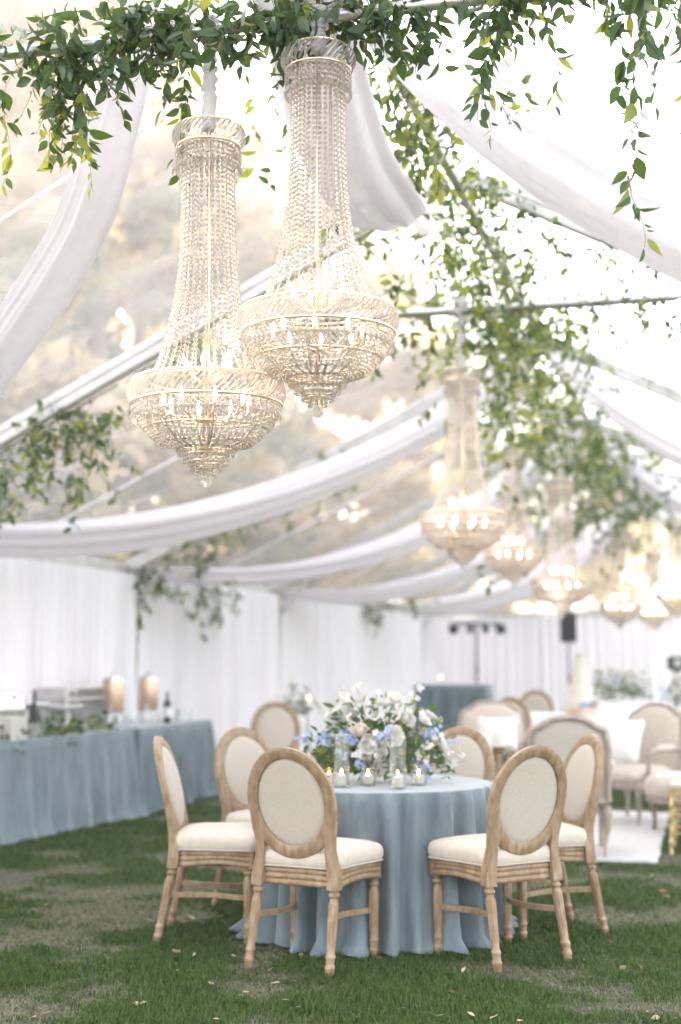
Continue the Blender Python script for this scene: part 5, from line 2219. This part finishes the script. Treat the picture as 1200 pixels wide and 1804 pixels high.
gc = gold_chair('gold bamboo style chair cut off by the picture edge', (2.60, 10.55, 0), rotz_for(-1, .3))
dup(gc, 'distant gold bamboo style chair behind the rug armchair', (3.35, 13.6, 0), rotz_for(.6, .8))
root = thing('ottoman', 'round cream tufted stool at the picture edge above the gold chair', 'stool', (2.78, 11.55, 0), .2)
mb = MB()
loops = []
for k, z in ((.9, .29), (1.0, .31), (1.04, .36), (1.02, .42), (.92, .46), (.7, .48), (.3, .488), (.02, .489)):
    loops.append([(.33 * k * math.cos(a) * (1 + .012 * math.cos(16 * a)), .33 * k * math.sin(a) * (1 + .012 * math.cos(16 * a)), z) for a in [2 * PI * j / 64 for j in range(64)]])
mb.loft(loops)
mb.build('seat', cream, root, smooth=True)
mb = MB()
mb.torus(.31, .025, 40, 8, (0, 0, .275))
mb.build('seat_rail', wood_gray, root, smooth=True)
for k in range(4):
    a = PI / 4 + PI / 2 * k
    x0, y0 = .28 * math.cos(a), .28 * math.sin(a)
    mb = MB()
    mb.tube([(x0, y0, .28), (x0 * 1.06, y0 * 1.06, .22), (x0 * 1.0, y0 * 1.0, .1), (x0 * 1.03, y0 * 1.03, .0)], [.03, .03, .017, .02], 10)
    mb.build('leg', wood, root, smooth=True)


# ------------------------------------------------------------------ sound and light gear
def tripod(mb, h, spread=.45):
    mb.tube([(0, 0, .25), (0, 0, h)], .018, 8)
    for k in range(3):
        a = 2 * PI * k / 3 + .5
        mb.tube([(0, 0, .62), (spread * math.cos(a), spread * math.sin(a), .01)], .012, 6)
        mb.tube([(0, 0, .28), (spread * .55 * math.cos(a), spread * .55 * math.sin(a), .30)], .008, 6)
    mb.lathe([(.03, .58), (.03, .68)], 10)
    mb.lathe([(.028, h * .6), (.028, h * .6 + .08)], 10)


SPK = (4.12, 25.8)
root = thing('speaker_stand', 'black tripod stand carrying the loudspeaker', 'stand', (SPK[0], SPK[1], 0))
mb = MB()
tripod(mb, 1.66)
mb.build('tripod', black_m, root)
root = thing('loudspeaker', 'black loudspeaker raised on a tripod before the far curtain', 'loudspeaker', (SPK[0], SPK[1], 1.66), -.15)
mb = MB()
mb.loft([[(-.145, -.14, z), (.145, -.14, z), (.11, .14, z), (-.11, .14, z)] for z in (0.0, .52)])
mb.build('cabinet', black_m, root)
mb = MB()
mb.loft([[(-.135, -.147, z), (.135, -.147, z), (.135, -.141, z), (-.135, -.141, z)] for z in (.02, .50)])
mb.build('grille', black_grille, root)
mb = MB()
mb.tube([(-.06, 0, .52), (-.06, 0, .545), (.06, 0, .545), (.06, 0, .52)], .01, 6)
mb.build('handle', black_m, root)
LB = (2.18, 22.9)
root = thing('light_stand', 'thin tripod stand with a bar of four stage lamps', 'light stand', (LB[0], LB[1], 0))
mb = MB()
tripod(mb, 1.92)
mb.build('tripod', black_m, root)
mb = MB()
mb.tube([(-.42, 0, 1.93), (.42, 0, 1.93)], .02, 8)
mb.build('crossbar', black_m, root)
for k, x in enumerate((-.36, -.1, .14, .38)):
    mb = MB()
    s_ = 1.0 if k in (0, 3) else .72
    mb.lathe([(.03 * s_, .09), (.06 * s_, .085), (.075 * s_, .03), (.078 * s_, -.06), (.07 * s_, -.065), (.005, -.05)], 18)
    o = mb.build('lamp_can', black_m, root, smooth=True, angle=40)
    o.location = (x, -.03, 1.86)
    o.rotation_euler = (-.9, 0, .2 * (k - 1.5))
    mb = MB()
    mb.tube([(x - .07, 0, 1.88), (x - .07, 0, 1.93), (x + .07, 0, 1.93), (x + .07, 0, 1.88)], .007, 6)
    mb.build('yoke', black_m, root)
MN = (4.93, 21.0)
root = thing('moving_light', 'small black box light with a round lens on a pole', 'stage light', (MN[0], MN[1], 0))
mb = MB()
tripod(mb, 1.2)
mb.build('tripod', black_m, root)
mb = MB()
mb.box((0, 0, 1.31), (.24, .16, .19))
mb.box((0, 0, 1.205), (.1, .1, .03))
mb.build('housing', black_m, root)
mb = MB()
mb.torus(.05, .012, 24, 6)
mb.lathe([(.046, -.004), (.03, .008), (.002, .012)], 20)
o = mb.build('lens', steel, root, smooth=True)
o.location = (0, -.083, 1.31)
o.rotation_euler = (PI / 2, 0, 0)

# ------------------------------------------------------------------ fallen leaves on the lawn
rnd = random.Random(8)
LV, LF = leaf_verts(7, .5, -.25)
FL = [np_mesh('fallen_leaf', LV, LF, [mm], smooth=True) for mm in (dry_leaf_tan, dry_leaf_brown, dry_leaf_green)]
fl = ['dry tan leaf lying on the lawn', 'dry brown leaf lying on the lawn', 'dark green leaf fallen on the lawn']
for k in range(130):
    y = 5.6 + 5.2 * rnd.random() ** 1.5
    x = rnd.uniform(-.27, .27) * y
    if math.hypot(x - TC[0], y - TC[1]) < .72:
        continue
    kind = 0 if rnd.random() < .62 else (1 if rnd.random() < .7 else 2)
    s_ = rnd.uniform(.022, .055)
    o = link('fallen_leaf', FL[kind])
    o.location = (x, y, gz(x, y) + .016 + .006 * rnd.random())
    o.rotation_euler = (rnd.uniform(-.5, .5), rnd.uniform(-.6, .6), rnd.uniform(0, 6.28))
    o.scale = (s_, s_, s_)
    tag(o, fl[kind], 'leaf', ('tan fallen leaves', 'brown fallen leaves', 'green fallen leaves')[kind])
